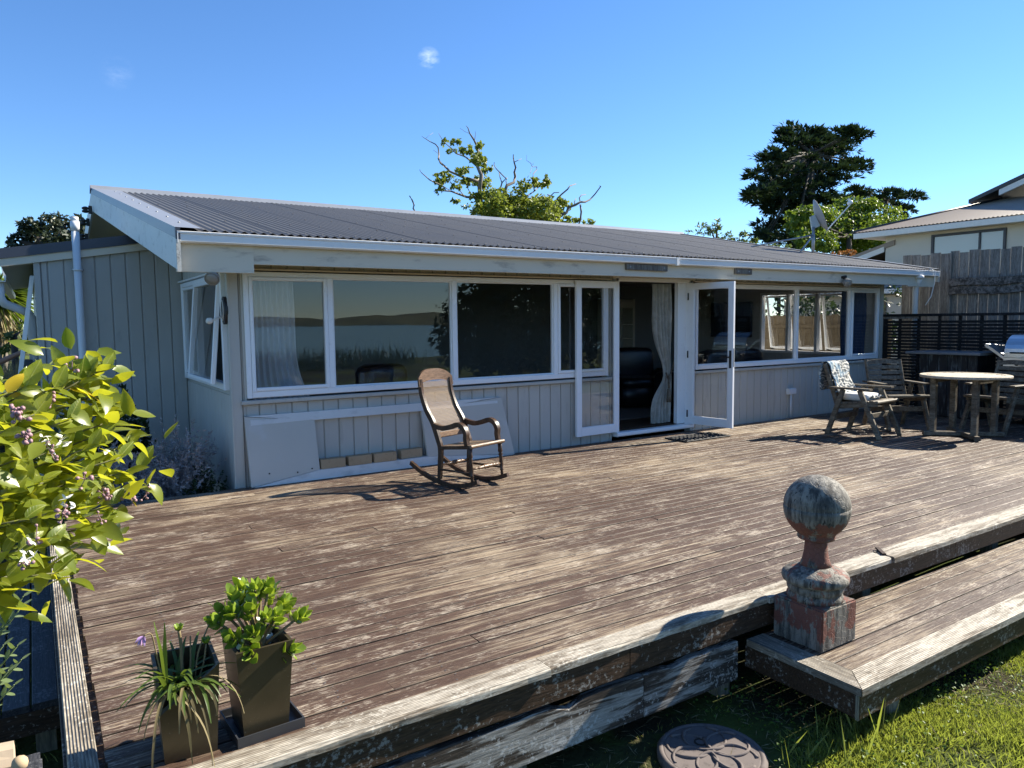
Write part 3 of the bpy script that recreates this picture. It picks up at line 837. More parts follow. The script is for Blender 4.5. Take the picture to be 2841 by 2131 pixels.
# eaves: fascia, gutter, soffit --------------------------------------
XL_E, XR_E = 1.075, 13.60
for x0, x1, zb in ((XL_E+.01,1.735,2.060),(1.737,8.30,2.142),(8.303,12.93,2.142)):
    MB().bar((x0,6.985,(zb+2.36)/2),(x1,6.985 if zb>2.1 else 6.975,(zb+2.36)/2),.030,2.36-zb,ch=.003).build('fascia', M['fascia'], hs)
MB().bar((12.70,6.985,2.24),(13.56,6.985,2.24),.029,.235,ch=.003).build('fascia', M['fascia'], hs)
MB().box(XL_E+.02,13.5,7.005,W0+.02,2.262,2.275).build('soffit', M['soffit'], hs)
def gutter(x0, x1, z0a, z0b):
    prof = [(6.965,.0),(6.905,.0),(6.888,.012),(6.886,.070),(6.878,.078),(6.876,.092),(6.884,.096),(6.893,.090),(6.895,.016),(6.908,.008),(6.960,.008),(6.960,.085),(6.965,.085)]
    b = MB(); n = len(prof)
    vs = [(x0,y,z0a+z) for y,z in prof]+[(x1,y,z0b+z) for y,z in prof]
    b.add(vs, [tuple(range(n-1,-1,-1)), tuple(range(n,2*n))]+[(i,(i+1)%n,n+(i+1)%n,n+i) for i in range(n)])
    gt = b.build('gutter', M['gutter'], hs)
    return gt
g1 = gutter(XL_E+.02, 7.05, 2.306, 2.302); g2 = gutter(7.06, 13.56, 2.300, 2.306)
MB().box(XL_E+.012,XL_E+.02,6.878,6.968,2.304,2.402).build('end_cap', M['gutter'], g1)
MB().box(13.56,13.568,6.878,6.968,2.304,2.402).build('end_cap', M['gutter'], g2)
MB().box(7.035,7.075,6.870,6.966,2.294,2.398).build('joiner', M['gutter'], g2)
b = MB(); b.tube([(12.98,6.925,2.31),(12.98,6.925,2.26)], .07, 10); b.tube([(13.0,6.925,2.27),(13.05,7.0,2.18),(13.08,7.04,2.10),(13.08,7.04,-.05)], .046, 12)
b.build('downpipe', M['pipe'], hs)
# timber packers screwed to the fascia
for x0, x1 in ((6.23,6.93),(8.24,8.58)):
    pk = MB().bar((x0,6.952,2.262),(x1,6.952,2.258),.040,.078,ch=.004).build('fascia_block', M['paling'], hs)
    for x in (x0+.06,x1-.06): MB().tube([(x,6.934,2.26),(x,6.929,2.26)], .011, 10).build('bolt', M['brass'], pk)
MB().box(11.55,13.59,6.99,7.02,2.142,2.16).build('soffit_trim', M['fascia'], hs)

# roof ---------------------------------------------------------------
Y_E, Z_E, Y_R, Z_R = 6.915, 2.418, 13.13, 3.690
SLP = (Z_R-Z_E)/(Y_R-Y_E)
rz = lambda y: Z_E + SLP*(y-Y_E) if y < Y_R else Z_R - SLP*(y-Y_R)
rf = MB(); rf.add([(XL_E+.03,Y_E+.1,rz(Y_E)-.02),(XR_E-.03,Y_E+.1,rz(Y_E)-.02),(XR_E-.03,Y_R,Z_R-.04),(XL_E-.1,Y_R,Z_R-.04),(XR_E-.03,19.3,rz(19.3)-.03),(XL_E-.03,19.3,rz(19.3)-.03)], [(0,1,2,3),(3,2,4,5)])
roof = rf.build('roof', M['soffit'], hs); roof['label'] = 'dark grey corrugated steel gable roof'
CP = .0835; NS = 9
def sheet(x0, ncor, yA, yB, up=0.0):
    b = MB(); nseg = ncor*8; vs = []
    for i in range(nseg+1):
        x = x0 + CP*ncor*i/nseg
        h = .0095*math.cos(2*math.pi*i/8)
        for y in (yA, (yA+yB)/2, yB): vs.append((x, y, rz(y)+h+up))
    fs = [(i*3+k,(i+1)*3+k,(i+1)*3+k+1,i*3+k+1) for i in range(nseg) for k in (0,1)]
    if yB < yA: fs = [tuple(reversed(f)) for f in fs]
    b.add(vs, fs, True); return b.build('roof_sheet', M['roof'], roof)
x = 1.235; i = 0
while x < XR_E-.05:
    n = min(NS, int((XR_E-x)/CP)+1)
    sheet(x, n, Y_E-.005, Y_R, .0014*(i%2)); sheet(x, n, 19.45, Y_R, .0014*(i%2)); x += n*CP; i += 1
# screws
sb = MB(); rs = random.Random(2)
for r, y in enumerate((7.02,8.05,9.10,10.15,11.20,12.25,12.95)):
    st_ = 2 if r == 0 else 4
    for k in range(0, 148, st_):
        X = 1.235 + (k + (2 if r % 2 else 0))*CP
        if X > XR_E: continue
        h = rz(y)+.010
        sb.add([(X-.009,y-.009,h),(X+.009,y-.009,h),(X+.009,y+.009,h),(X-.009,y+.009,h),(X,y,h+.009)], [(0,1,4),(1,2,4),(2,3,4),(3,0,4)])
so2 = sb.build('roofing_screws', M['screw'], roof); so2['kind'] = 'stuff'
# ridge cap, flashings, barge boards
XL = lambda y: XL_E - .19*(y-Y_E)/(Y_R-Y_E) if y < Y_R else XL_E - .19
b = MB(); n = 12; vs = []
prof = [(-.17,-.012),(-.05,.030),(-.03,.052),(0,.062),(.03,.052),(.05,.030),(.17,-.012)]
for X in (XL(Y_R)-.01, XR_E+.01): vs += [(X, Y_R+u, Z_R + h - (abs(u)*SLP if abs(u)>.1 else 0)) for u,h in prof]
b.add(vs, [(k,k+1,8+k,7+k) for k in range(6)], True); b.build('ridge_cap', M['flash'], roof)
b = MB()
b.add([(XL(Y_E),Y_E-.005,Z_E+.018),(1.29,Y_E-.005,Z_E+.016),(1.27,Y_R-.02,Z_R+.014),(XL(Y_R),Y_R-.02,Z_R+.018),
       (XL(Y_E),Y_E-.005,Z_E-.075),(XL(Y_R),Y_R-.02,Z_R-.075)], [(0,1,2,3),(0,3,5,4)])
b.build('barge_flashing', M['flash'], roof)
for kk in range(9):
    y = 7.4+kk*.63
    MB().lathe([(.012,0),(.012,.006),(.006,.010)], (1.19-.005*kk,y,rz(y)+.017), n=8).build('screw', M['brass'], roof)
def barge(xa, ya, za, xb, yb, zb, depth, name='barge_board', mat='barge', th=.03):
    b = MB(); b.hexa([(xa,ya,za-depth),(xa+th,ya,za-depth),(xb+th,yb,zb-depth),(xb,yb,zb-depth)], [(xa,ya,za),(xa+th,ya,za),(xb+th,yb,zb),(xb,yb,zb)])
    return b.build(name, M[mat], roof)
barge(XL(Y_E)+.004, 6.90, Z_E-.03, XL(Y_R)+.004, Y_R, Z_R-.02, .315)
barge(XL(Y_R)+.004, Y_R+.002, Z_R-.02, XL_E-.19, 19.3, rz(19.3)-.03, .26)
MB().box(XL_E+.002,XL_E+.036,6.882,6.900,2.055,2.33).build('barge_end', M['bargeend'], roof)
MB().box(XL_E+.001,XL_E+.037,6.880,6.902,2.332,2.43).build('flashing_end', M['darkflash'], roof)
barge(XR_E-.03, 6.90, Z_E-.01, XR_E-.03, Y_R, Z_R-.01, .20, mat='wall')
barge(XR_E-.03, Y_R+.002, Z_R-.01, XR_E-.03, 19.3, rz(19.3)-.01, .20, mat='wall')
b = MB(); b.add([(XR_E+.004,Y_E-.02,Z_E+.022),(XR_E-.16,Y_E-.02,Z_E+.022),(XR_E-.16,Y_R,Z_R+.022),(XR_E+.004,Y_R,Z_R+.022),(XR_E+.004,Y_E-.02,Z_E-.06),(XR_E+.004,Y_R,Z_R-.06)], [(0,3,2,1),(0,4,5,3)])
b.build('verge_flashing', M['flash'], roof)
# soffit under the left verge
b = MB(); b.add([(XL_E+.02,7.0,rz(7.0)-.09),(XW+.05,7.0,rz(7.0)-.09),(XW+.05,Y_R,Z_R-.11),(XL(Y_R)+.02,Y_R,Z_R-.11),(XW+.05,19.2,rz(19.2)-.1),(XL(Y_R)+.02,19.2,rz(19.2)-.1)], [(0,3,2,1),(3,5,4,2)])
b.build('verge_soffit', M['cream'], roof)
# power-line insulators at the gable apex
for k, (dy, dz) in enumerate(((-.10,-.33),(.55,-.44),(1.1,-.62))):
    b = MB(); p = Vector((XL(Y_R)-.005, Y_R+dy, Z_R+dz)); b.bar(p,p+Vector((-.05,0,0)),.03,.12); b.lathe([(.018,-.05),(.05,-.04),(.05,-.015),(.028,-.005),(.05,.008),(.05,.03),(.02,.045)], p+Vector((-.09,0,0)), n=12)
    b.build('insulator', M['blackmetal'], roof)

# extension ----------------------------------------------------------
EY = 10.0; EX = .060
esl = .167
ez = lambda x: 2.315 + esl*(x-EX)             # underside of the fascia at the wall
ext = MB().add([(EX,EY+.016,-.5),(XW+.02,EY+.016,-.5),(XW+.02,EY+.016,ez(XW)+.1),(EX,EY+.016,ez(EX)+.1),
                (EX,16,-.5),(EX,16,ez(EX)+.1)], [(0,1,2,3),(4,0,3,5)]).build('extension_wall', M['wallgrey'], hs)
bx = [EX+.0, .125,.193,.355,.512,.670,.832,.993,1.150,1.310,1.467,XW]
for a, b_ in zip(bx[:-1], bx[1:]):
    if b_-a < .02: continue
    wall_board(ext, a+.005, b_-.005, -.45, ez(a)+.02, ('y', EY+.016), M['wallgrey'], .018, slope=esl)
MB().bar((EX+.03,EY-.012,-.45),(EX+.03,EY-.012,2.34),.062,.02,up=(0,1,0)).build('corner_board', M['wallgrey'], ext)
# skillion roof over it: fascia, dark flashing, sheet, eave with gutter
er = MB().hexa([(-.285,EY-.05,ez(-.285)+.165),(1.60,EY-.05,ez(1.60)+.165),(1.60,16,ez(1.60)+.165),(-.285,16,ez(-.285)+.165)],
               [(-.285,EY-.05,ez(-.285)+.19),(1.60,EY-.05,ez(1.60)+.19),(1.60,16,ez(1.60)+.19),(-.285,16,ez(-.285)+.19)]).build('extension_roof', M['roof'], hs)
def slopebar(x0, x1, y0, y1, za, zb, name, mat):
    MB().hexa([(x0,y0,ez(x0)+za),(x1,y0,ez(x1)+za),(x1,y1,ez(x1)+za),(x0,y1,ez(x0)+za)],[(x0,y0,ez(x0)+zb),(x1,y0,ez(x1)+zb),(x1,y1,ez(x1)+zb),(x0,y1,ez(x0)+zb)]).build(name, mat, er)
slopebar(-.27,1.60,EY-.045,EY-.012,.0,.088,'fascia',M['fascia'])
slopebar(-.29,1.60,EY-.062,EY+.15,.086,.198,'roof_flashing',M['darkflash'])
slopebar(-.24,EX-.002,EY-.008,16,-.004,.02,'eave_soffit',M['soffit'])
b = MB(); prof = [(-.245,.0),(-.20,-.10),(-.21,-.165),(-.29,-.165),(-.335,-.09),(-.34,.02),(-.33,.02),(-.325,-.08),(-.285,-.155),(-.215,-.155)]
vs = [(x,EY-.04,ez(-.25)+z) for x,z in prof]+[(x,16,ez(-.25)+z) for x,z in prof]; n=len(prof)
b.add(vs, [tuple(range(n-1,-1,-1)),tuple(range(n,2*n))]+[(i,(i+1)%n,n+(i+1)%n,n+i) for i in range(n)]); b.build('gutter', M['gutter'], er)
b = MB(); b.tube([(-.27,EY+.10,ez(-.25)-.15),(-.27,EY+.10,ez(-.25)-.33),(-.24,EY+.12,ez(-.25)-.40),(-.02,EY+.3,ez(-.25)-.50),(.01,EY+.33,ez(-.25)-.55),(.01,EY+.33,-.4)], .046, 12); b.build('downpipe', M['pipe'], er)
# vent pipe
b = MB(); b.tube([(.487,EY-.07,-.45),(.487,EY-.07,2.70)], .041, 16); b.tube([(.487,EY-.07,2.69),(.487,EY-.07,2.80)], .047, 16); b.tube([(.487,EY-.07,2.80),(.487,EY-.07,2.85)], .040, 16); vp = b.build('vent_pipe', M['pipe'], ext)
MB().tube([(.425,EY-.07,2.245),(.549,EY-.07,2.245)], .012, 8).build('pipe_clip', M['brass'], vp)
MB().lathe([(.050,2.235),(.052,2.24),(.052,2.252),(.050,2.257)], (.487,EY-.07,0), n=16).build('pipe_clip', M['pipe'], vp)
# awning sash open on the far end of the extension
aw = thing('open_awning_window', 'white awning window propped open on the extension end wall', 'window', (-.02,10.35,1.0))
Pa = [(.045,EY+.12),(.045,EY+.80)]
b = MB()
ta = Vector((.040,0,2.16)); bo = Vector((-.145,0,.98))
for yy in (EY+.12,EY+.80): b.bar(ta+Vector((0,yy,0)),bo+Vector((0,yy,0)),.045,.04,up=(0,1,0))
b.bar(ta+Vector((0,EY+.14,0)),ta+Vector((0,EY+.78,0)),.04,.045); b.bar(bo+Vector((0,EY+.10,0)),bo+Vector((0,EY+.82,0)),.04,.05)
b.build('sash', M['white'], aw)
b = MB(); b.hexa([bo+Vector((-.003,EY+.14,.02)),bo+Vector((.003,EY+.14,.02)),bo+Vector((.003,EY+.78,.02)),bo+Vector((-.003,EY+.78,.02))],[ta+Vector((-.003,EY+.14,-.02)),ta+Vector((.003,EY+.14,-.02)),ta+Vector((.003,EY+.78,-.02)),ta+Vector((-.003,EY+.78,-.02))]); b.build('pane', M['glass'], aw)
MB().bar(bo+Vector((.03,EY+.11,.03)),bo+Vector((.05,EY+.11,.14)),.02,.02).build('handle', M['blackmetal'], aw)
MB().tube([bo+Vector((.02,EY+.12,.02)),Vector((.05,EY+.12,1.25))], .006, 6).build('stay', M['brass'], aw)

# ================================================================== THINGS INSIDE THE HOUSE
def curtain(name, label, cat, mat, xa, xb, y, z0, z1, pinch=None, amp=.035, folds=7, group=None):
    """pleated cloth hanging between xa..xb; pinch=(z, xa2, xb2) gathers it by a tie"""
    b = MB(); nu, nv = folds*8, 26; vs = []
    for j in range(nv+1):
        z = z0+(z1-z0)*j/nv
        a, c, am = xa, xb, amp
        if pinch:
            k = math.exp(-((z-pinch[0])/(.42 if z > pinch[0] else .26))**2)
            a = xa+(pinch[1]-xa)*k; c = xb+(pinch[2]-xb)*k; am = amp*(1-.45*k)
        for i in range(nu+1):
            s = i/nu
            vs.append((a+(c-a)*s, y+am*math.sin(2*math.pi*folds*s+.5*math.sin(z*3))+.012*math.sin(5*z+9*s), z))
    b.add(vs, [(j*(nu+1)+i,j*(nu+1)+i+1,(j+1)*(nu+1)+i+1,(j+1)*(nu+1)+i) for j in range(nv) for i in range(nu)], True)
    return b
cu = thing('door_curtain', 'cream brocade curtain tied back in the open doorway', 'curtain', (7.6,7.68,.1))
curtain('c','','','', 7.36,7.72,7.66,.115,2.10,(.80,7.58,7.74),.030,5).build('drape', M['curtain'], cu)
b = MB(); b.tube([(7.56,7.58,.84),(7.62,7.60,.76),(7.70,7.62,.84),(7.76,7.62,1.0)], .012, 8); b.tube([(7.62,7.58,.78),(7.61,7.57,.62)], .016, 8); b.lathe([(.018,.62),(.028,.60),(.034,.50),(.036,.42)], (7.61,7.57,0), n=10)
b.build('tieback_tassel', M['teak'], cu)
cv = thing('sheer_curtain', 'white pleated sheer curtain behind the leftmost window pane', 'curtain', (2.0,7.7,.1))
curtain('c','','','', 1.80,2.30,7.68,.60,2.08,(.55,1.80,2.52),.022,9).build('drape', M['sheer'], cv)
cv2 = thing('blue_blind', 'dark blue curtain behind the rightmost narrow pane', 'curtain', (12.2,7.7,.1))
curtain('c','','','', 11.88,12.62,7.68,.70,2.10,None,.02,8).build('drape', M['bluecurtain'], cv2)

def cushion(b, x0,x1,y0,y1,z0,z1,r=.06):
    """soft rounded block"""
    n = 8; vs = []; fs = []
    cx_,cy_,cz_ = (x0+x1)/2,(y0+y1)/2,(z0+z1)/2; hx,hy,hz = (x1-x0)/2,(y1-y0)/2,(z1-z0)/2
    m = len(b.v); nu, nv = 16, 9
    for j in range(nv):
        ph = -math.pi/2+math.pi*j/(nv-1)
        for i in range(nu):
            th = 2*math.pi*i/nu
            f = lambda c: math.copysign(abs(c)**.38, c)
            vs.append((cx_+hx*f(math.cos(ph))*f(math.cos(th)), cy_+hy*f(math.cos(ph))*f(math.sin(th)), cz_+hz*f(math.sin(ph))))
    fs = [(j*nu+i,j*nu+(i+1)%nu,(j+1)*nu+(i+1)%nu,(j+1)*nu+i) for j in range(nv-1) for i in range(nu)]
    b.add(vs, fs, True)
def armchair(loc, rz, label, wd=1.0):
    a = thing('leather_armchair', label, 'armchair', loc, rz, 'dark leather armchairs indoors', world=False)
    h = wd/2
    b = MB(); cushion(b,-h+.15,h-.15,-.45,.35,.05,.42); b.build('base', M['leather'], a)
    b = MB(); cushion(b,-h+.17,h-.17,-.50,.22,.36,.54); b.build('seat_cushion', M['leather'], a)
    b = MB(); cushion(b,-h+.14,h-.14,.18,.48,.40,1.02); b.build('backrest', M['leather'], a)
    for s in (-1,1):
        b = MB(); cushion(b,s*h-.13,s*h+.13,-.48,.42,.04,.66); b.build('armrest', M['leather'], a)
    return a
armchair((8.70,9.45,.10), math.radians(-22), 'black leather armchair seen through the open doorway', 1.15)
armchair((3.3,8.35,.10), math.radians(-160), 'dark armchair with its back to the second window pane', .95)
armchair((9.55,8.45,.10), math.radians(180), 'dark sofa back below the right window', 1.7)
# dresser against the back wall
bc = thing('open_dresser', 'cream open shelf dresser on the back wall past the doorway', 'shelf', (10.65,12.2,.1))
X0, X1 = 10.30, 11.02
for x in (X0,X1): MB().bar((x,12.2,.10),(x,12.2,2.05),.06,.34,up=(0,1,0)).build('side_panel', M['shelf'], bc)
for z in (.15,.55,.95,1.20,1.50,2.02): MB().box(X0+.03,X1-.03,12.04,12.36,z-.012,z+.012).build('shelf_board', M['shelf'], bc)
MB().box(X0+.03,X1-.03,12.03,12.06,1.86,2.0).build('cornice_board', M['shelf'], bc)
MB().box(X0,X1,12.36,12.38,.10,2.05).build('back_panel', M['shelf'], bc)
rg = MB().box(7.3,9.0,8.3,10.4,.102,.112).build('rug', M['rug']); tag(rg, 'dull grey rug on the floor inside the doors', 'rug')
tv = thing('television', 'dark flat television on the end wall beside the far window', 'television', (12.66,10.6,1.1))
MB().bar((12.655,10.22,1.58),(12.655,11.3,1.58),.05,.74).build('screen', M['leather'], tv)
MB().bar((12.68,10.25,1.58),(12.68,11.27,1.58),.03,.68).build('bezel', M['blackmetal'], tv)

# ================================================================== FITTINGS ON THE HOUSE
def floodlight(loc, aim, label):
    f = thing('flood_light', label, 'lamp', loc, 0, None, world=False)
    d = Vector(aim).normalized()
    MB().lathe([(.045,0),(.045,.03),(.02,.035)], (0,0,0), (0,-.3,-1), 14).build('mount', M['blackmetal'], f)
    MB().tube([(0,-.01,-.03),(0,-.03,-.06)], .018, 8).build('swivel', M['blackmetal'], f)
    p = Vector((0,-.03,-.065))
    MB().lathe([(.028,-.02),(.034,.01),(.058,.060),(.066,.10),(.066,.108),(.055,.100)], p, d, 18).build('reflector', M['lampglass'], f)
    MB().lathe([(.060,.098),(.045,.112),(.015,.118)], p, d, 18).build('lens', M['lampglass'], f)
    return f
floodlight((1.41,7.10,2.13), (-.35,-.75,-.6), 'flood lamp hanging under the left eave corner')
floodlight((10.80,6.955,2.25), (-.45,-.7,-.45), 'round flood lamp on the fascia above the right window')
bl = thing('wall_bell', 'black oval wall plate with a white bracket on the house corner', 'bell', (XW-.02,7.56,1.735))
b = MB(); prof = [(.085*math.cos(a), .135*math.sin(a)) for a in [2*math.pi*i/24 for i in range(24)]]
b.prism(prof, .03, lambda u,v,t_: (XW-.016-t_, 7.55+u, 1.735+v)); b.build('plate', M['blackmetal'], bl)
b = MB(); b.tube([(XW-.055,7.55+.05*math.cos(a),1.735+.10*math.sin(a)) for a in [2*math.pi*i/20 for i in range(21)]], .0045, 6); b.build('ring', M['whitetrim'], bl)
b = MB(); b.tube([(XW-.05,7.53,1.68),(XW-.15,7.49,1.645),(XW-.18,7.48,1.635)], .011, 8); b.lathe([(.016,-.03),(.032,-.01),(.028,.02),(.012,.035)], (XW-.19,7.475,1.635), (.9,.3,.2), 12); b.build('bracket', M['whitetrim'], bl)
ob = thing('socket_box', 'small white weatherproof socket with conduit on the grey wall', 'socket', (10.2,7.45,.0))
MB().bar((10.13,7.44,.425),(10.30,7.44,.425),.07,.095,ch=.012).build('box', M['pipe'], ob)
MB().tube([(10.215,7.445,.38),(10.215,7.445,-.02)], .014, 8).build('conduit', M['pipe'], ob)
# loose cable at the right end of the gutter
cb = MB().tube([(13.2,6.87,2.43),(13.33,6.85,2.40),(13.36,6.86,2.2),(13.33,6.9,1.95),(13.25,6.95,1.80)], .007, 6).build('loose_cable', M['pipe'])
tag(cb, 'thin pale cable dangling from the right end of the gutter', 'cable')
# satellite dish on the roof
sd = thing('satellite_dish', 'grey satellite dish on a braced pole above the roof', 'satellite dish', (13.30,9.25,2.90))
px, py, pz = 13.30, 9.25, 2.90
MB().tube([(px,py,pz-.1),(px,py,pz+.52)], .030, 10).build('pole', M['brass'], sd)
for q in ((12.62,9.05,2.885),(12.15,9.85,3.03)): MB().tube([(px,py,pz+.36),q], .016, 8).build('strut', M['brass'], sd)
dax = Vector((.62,-.68,.40)).normalized()
cD = Vector((px+.13,py-.02,pz+.75))
b = MB(); n = 28; a_ = dax.orthogonal().normalized(); 
upv = (Vector((0,0,1))-dax*dax.z).normalized(); sdv = dax.cross(upv)
vs = []
for ring in range(6):
    r = ring/5
    for k in range(n):
        th = 2*math.pi*k/n
        vs.append(cD + upv*(.335*r*math.sin(th)) + sdv*(.30*r*math.cos(th)) + dax*(.085*r*r-.05))
b.add(vs, [(j*n+k,j*n+(k+1)%n,(j+1)*n+(k+1)%n,(j+1)*n+k) for j in range(5) for k in range(n)], True)
vs2 = [tuple(Vector(v)-dax*.008) for v in vs]
b.add(vs2, [(j*n+(k+1)%n,j*n+k,(j+1)*n+k,(j+1)*n+(k+1)%n) for j in range(5) for k in range(n)], True)
m0 = len(b.v)-2*len(vs)
b.add([], [])
for k in range(n):
    i0 = m0+5*n+k; i1 = m0+5*n+(k+1)%n; b.f.append((i0,i1,i1+len(vs),i0+len(vs))); b.sm.append(True)
b.build('dish', M['dishgrey'], sd)
lo = cD-upv*.34+dax*.02; tip = cD+dax*.62-upv*.02
b = MB(); b.bar(lo, tip-upv*.03, .022,.022); b.build('feed_arm', M['pipe'], sd)
b = MB(); b.lathe([(.03,-.05),(.04,-.02),(.04,.02),(.025,.05)], tip, -dax, 12); b.bar(tip,tip+upv*.09,.03,.03); b.build('receiver', M['pipe'], sd)
b = MB(); b.hexa([cD-dax*.06-upv*.2+sdv*s for s in (-.06,.06)]+[cD-dax*.22-upv*.2+sdv*s for s in (.06,-.06)], [cD-dax*.06+upv*.05+sdv*s for s in (-.06,.06)]+[cD-dax*.16+upv*.05+sdv*s for s in (.06,-.06)]); b.build('mount_bracket', M['brass'], sd)
b = MB(); b.tube([lo, lo-upv*.10-dax*.08, (px+.02,py,pz+.28),(px,py,pz+.42)], .007, 6); b.build('cable', M['blackmetal'], sd)

# ================================================================== THINGS ON THE DECK
# grey board frame leaning on the wall
pn = thing('leaning_board_frame', 'grey painted board frame leaning against the wall below the left window', 'board', (3.25,7.36,0))
def lean(x, z, t_=0): return (x, 7.335+.165*z+t_, z)
pc = [(1.722,.004),(1.705,.690),(4.690,.690),(4.800,.004)]
def lp(name, q, mat, th=.034, dz=0.0):
    b = MB(); b.hexa([lean(x,z,-dz) for x,z in q], [lean(x,z,th) for x,z in q]); return b.build(name, mat, pn)
lp('panel', [(1.722,.004),(2.412,.10),(2.398,.605),(1.706,.690)], M['panel'])
lp('panel', [(3.648,.10),(4.800,.004),(4.690,.690),(3.618,.605)], M['panel'])
lp('bottom_rail', [(1.745,.001),(4.790,.001),(3.646,.098),(2.414,.098)], M['panelstreak'], .10, .004)
lp('top_rail', [(2.400,.607),(3.616,.607),(4.660,.694),(1.720,.694)], M['panelstreak'], .034, .004)
lp('edge_streak', [(1.76,.60),(2.38,.612),(2.38,.650),(1.76,.655)], M['panelstreak'], .002, .003)
lp('edge_streak', [(3.66,.612),(4.63,.625),(4.63,.655),(3.66,.650)], M['panelstreak'], .002, .003)
for x, z in ((1.90,.12),(2.18,.10),(2.33,.12)): MB().tube([lean(x,z,-.002),lean(x,z,-.007)], .008, 8).build('nail_head', M['blackmetal'], pn)
# bricks with cores
def brick_mesh():
    b = MB(); L, D, H = .258, .100, .094; nh = 5
    hx = [(-L/2+L*(i+.5)/nh) for i in range(nh)]; r = .016
    b.box(-L/2,L/2,-D/2,D/2,0,H-.02)
    # top layer with square core holes
    xs_ = [-L/2]; 
    for h in hx: xs_ += [h-r,h+r]
    xs_.append(L/2)
    for i in range(len(xs_)-1):
        if i % 2 == 0: b.box(xs_[i],xs_[i+1],-D/2+.002,D/2-.002,H-.02,H)
        else:
            b.box(xs_[i],xs_[i+1],-D/2+.002,-r,H-.02,H); b.box(xs_[i],xs_[i+1],r,D/2-.002,H-.02,H)
    return b.mesh('brick')
bm_ = brick_mesh()
for i, (x, lab) in enumerate(((2.556,'buff cored brick nearest the left grey panel'),(2.850,'second buff cored brick from the left panel'),(3.137,'third buff cored brick, touching its left neighbour'),(3.462,'buff cored brick farthest right, behind the rocking chair'))):
    o = place('brick', bm_, M['brick'], None, (x, 7.395+(.03 if i==3 else 0), .102), (0,0,math.radians((-1,1.5,-.5,2)[i])))
    tag(o, lab, 'brick', 'bricks on the leaning board')

# rocking chair -------------------------------------------------------
rc = thing('rocking_chair', 'dark wooden rocking chair with cane back and scrolled arms', 'chair', (3.555,6.24,0), math.radians(196.3), None, world=False)
hw = .213
def smooth(pts, n=6):
    P_ = [Vector(p) for p in pts]; out = []
    for i in range(len(P_)-1):
        p0 = P_[max(i-1,0)]; p1 = P_[i]; p2 = P_[i+1]; p3 = P_[min(i+2,len(P_)-1)]
        for k in range(n):
            u = k/n
            out.append(.5*((2*p1)+(p2-p0)*u+(2*p0-5*p1+4*p2-p3)*u*u+(3*p1-p0-3*p2+p3)*u**3))
    out.append(P_[-1]); return out
stile = [(-.478,1.03),(-.455,.885),(-.39,.735),(-.300,.612),(-.228,.455),(-.197,.36),(-.205,.22),(-.218,.06)]
runner = [(-.63,.172),(-.43,.082),(-.24,.034),(-.10,.020),(0,.019),(.15,.042),(.31,.098)]
arm = [(-.275,.590),(-.20,.575),(-.12,.572),(-.02,.596),(.07,.622),(.135,.600),(.170,.545),(.168,.49),(.178,.432)]
for s in (-1,1):
    X = s*hw
    b = MB(); pts = smooth([(X,y,z) for y,z in runner]); b.ribbon(pts, .030, .042, (1,0,0)); b.build('runner', M['chairwood'], rc)
    b = MB(); pts = smooth([(X*.96,y,z) for y,z in stile]); b.ribbon(pts, .030, [.040+.016*math.sin(math.pi*i/(len(pts)-1)) for i in range(len(pts))], (1,0,0)); b.build('stile', M['chairwood'], rc)
    b = MB(); pts = smooth([(X*1.04,y,z) for y,z in arm]); b.ribbon(pts, [.034+.012*math.sin(math.pi*i/(len(pts)-1)) for i in range(len(pts))], .046, (1,0,0)); b.build('armrest', M['chairwood'], rc)
    # turned front leg
    p0 = Vector((X,.235,.075)); p1 = Vector((X,.205,.415)); L = (p1-p0).length
    prof = [(.011,0),(.016,.10),(.012,.16),(.020,.19),(.014,.22),(.022,.36),(.016,.52),(.023,.56),(.014,.60),(.024,.64),(.014,.68),(.024,.73),(.019,.82),(.022,1.0)]
    MB().lathe([(r,z*L) for r,z in prof], p0, (p1-p0), 14).build('front_leg', M['chairwood'], rc)
    MB().bar((X,-.195,.37),(X,.235,.418),.030,.034,ch=.006).build('seat_rail', M['chairwood'], rc)
    MB().tube([(X,-.215,.155),(X,.225,.165)], .011, 8).build('side_stretcher', M['chairwood'], rc)
def turned(p0, p1, name):
    p0, p1 = Vector(p0), Vector(p1); L = (p1-p0).length
    prof = [(.010,0),(.012,.15),(.010,.22),(.018,.25),(.012,.28),(.020,.36),(.014,.41),(.024,.45),(.016,.475),(.024,.5),(.016,.525),(.024,.55),(.014,.59),(.020,.64),(.012,.72),(.018,.75),(.010,.78),(.012,.85),(.010,1)]
    MB().lathe([(r,z*L) for r,z in prof], p0, p1-p0, 12).build(name, M['crest'], rc)
turned((-hw,.222,.205),(hw,.222,.205),'front_stretcher')
turned((-hw,-.212,.195),(hw,-.212,.195),'rear_stretcher')
MB().bar((-hw-.022,.238,.424),(hw+.022,.238,.424),.036,.032,ch=.010).build('seat_front_rail', M['crest'], rc)
MB().bar((-hw,-.195,.372),(hw,-.195,.372),.030,.030).build('seat_rear_rail', M['chairwood'], rc)
# crest: curved shaped board
b = MB(); n = 18; vs = []
for i in range(n+1):
    u = -1+2*i/n; X = u*(hw+.020)
    top = 1.128-.085*abs(u)**3.2; bot = .985 + .03*(1-u*u) - (.03 if abs(u) > .86 else 0)
    yb = -.462-.020*(1-u*u)
    for (z, o) in ((bot,0),(top,0),(top,.024),(bot,.024)):
        vs.append((X, yb+.0 - .19*(z-1.03) - o, z))
b.add(vs, [(i*4+k,(i+1)*4+k,(i+1)*4+(k+1)%4,i*4+(k+1)%4) for i in range(n) for k in range(4)]+[(0,1,2,3),(n*4+3,n*4+2,n*4+1,n*4)]); b.build('crest_rail', M['crest'], rc)
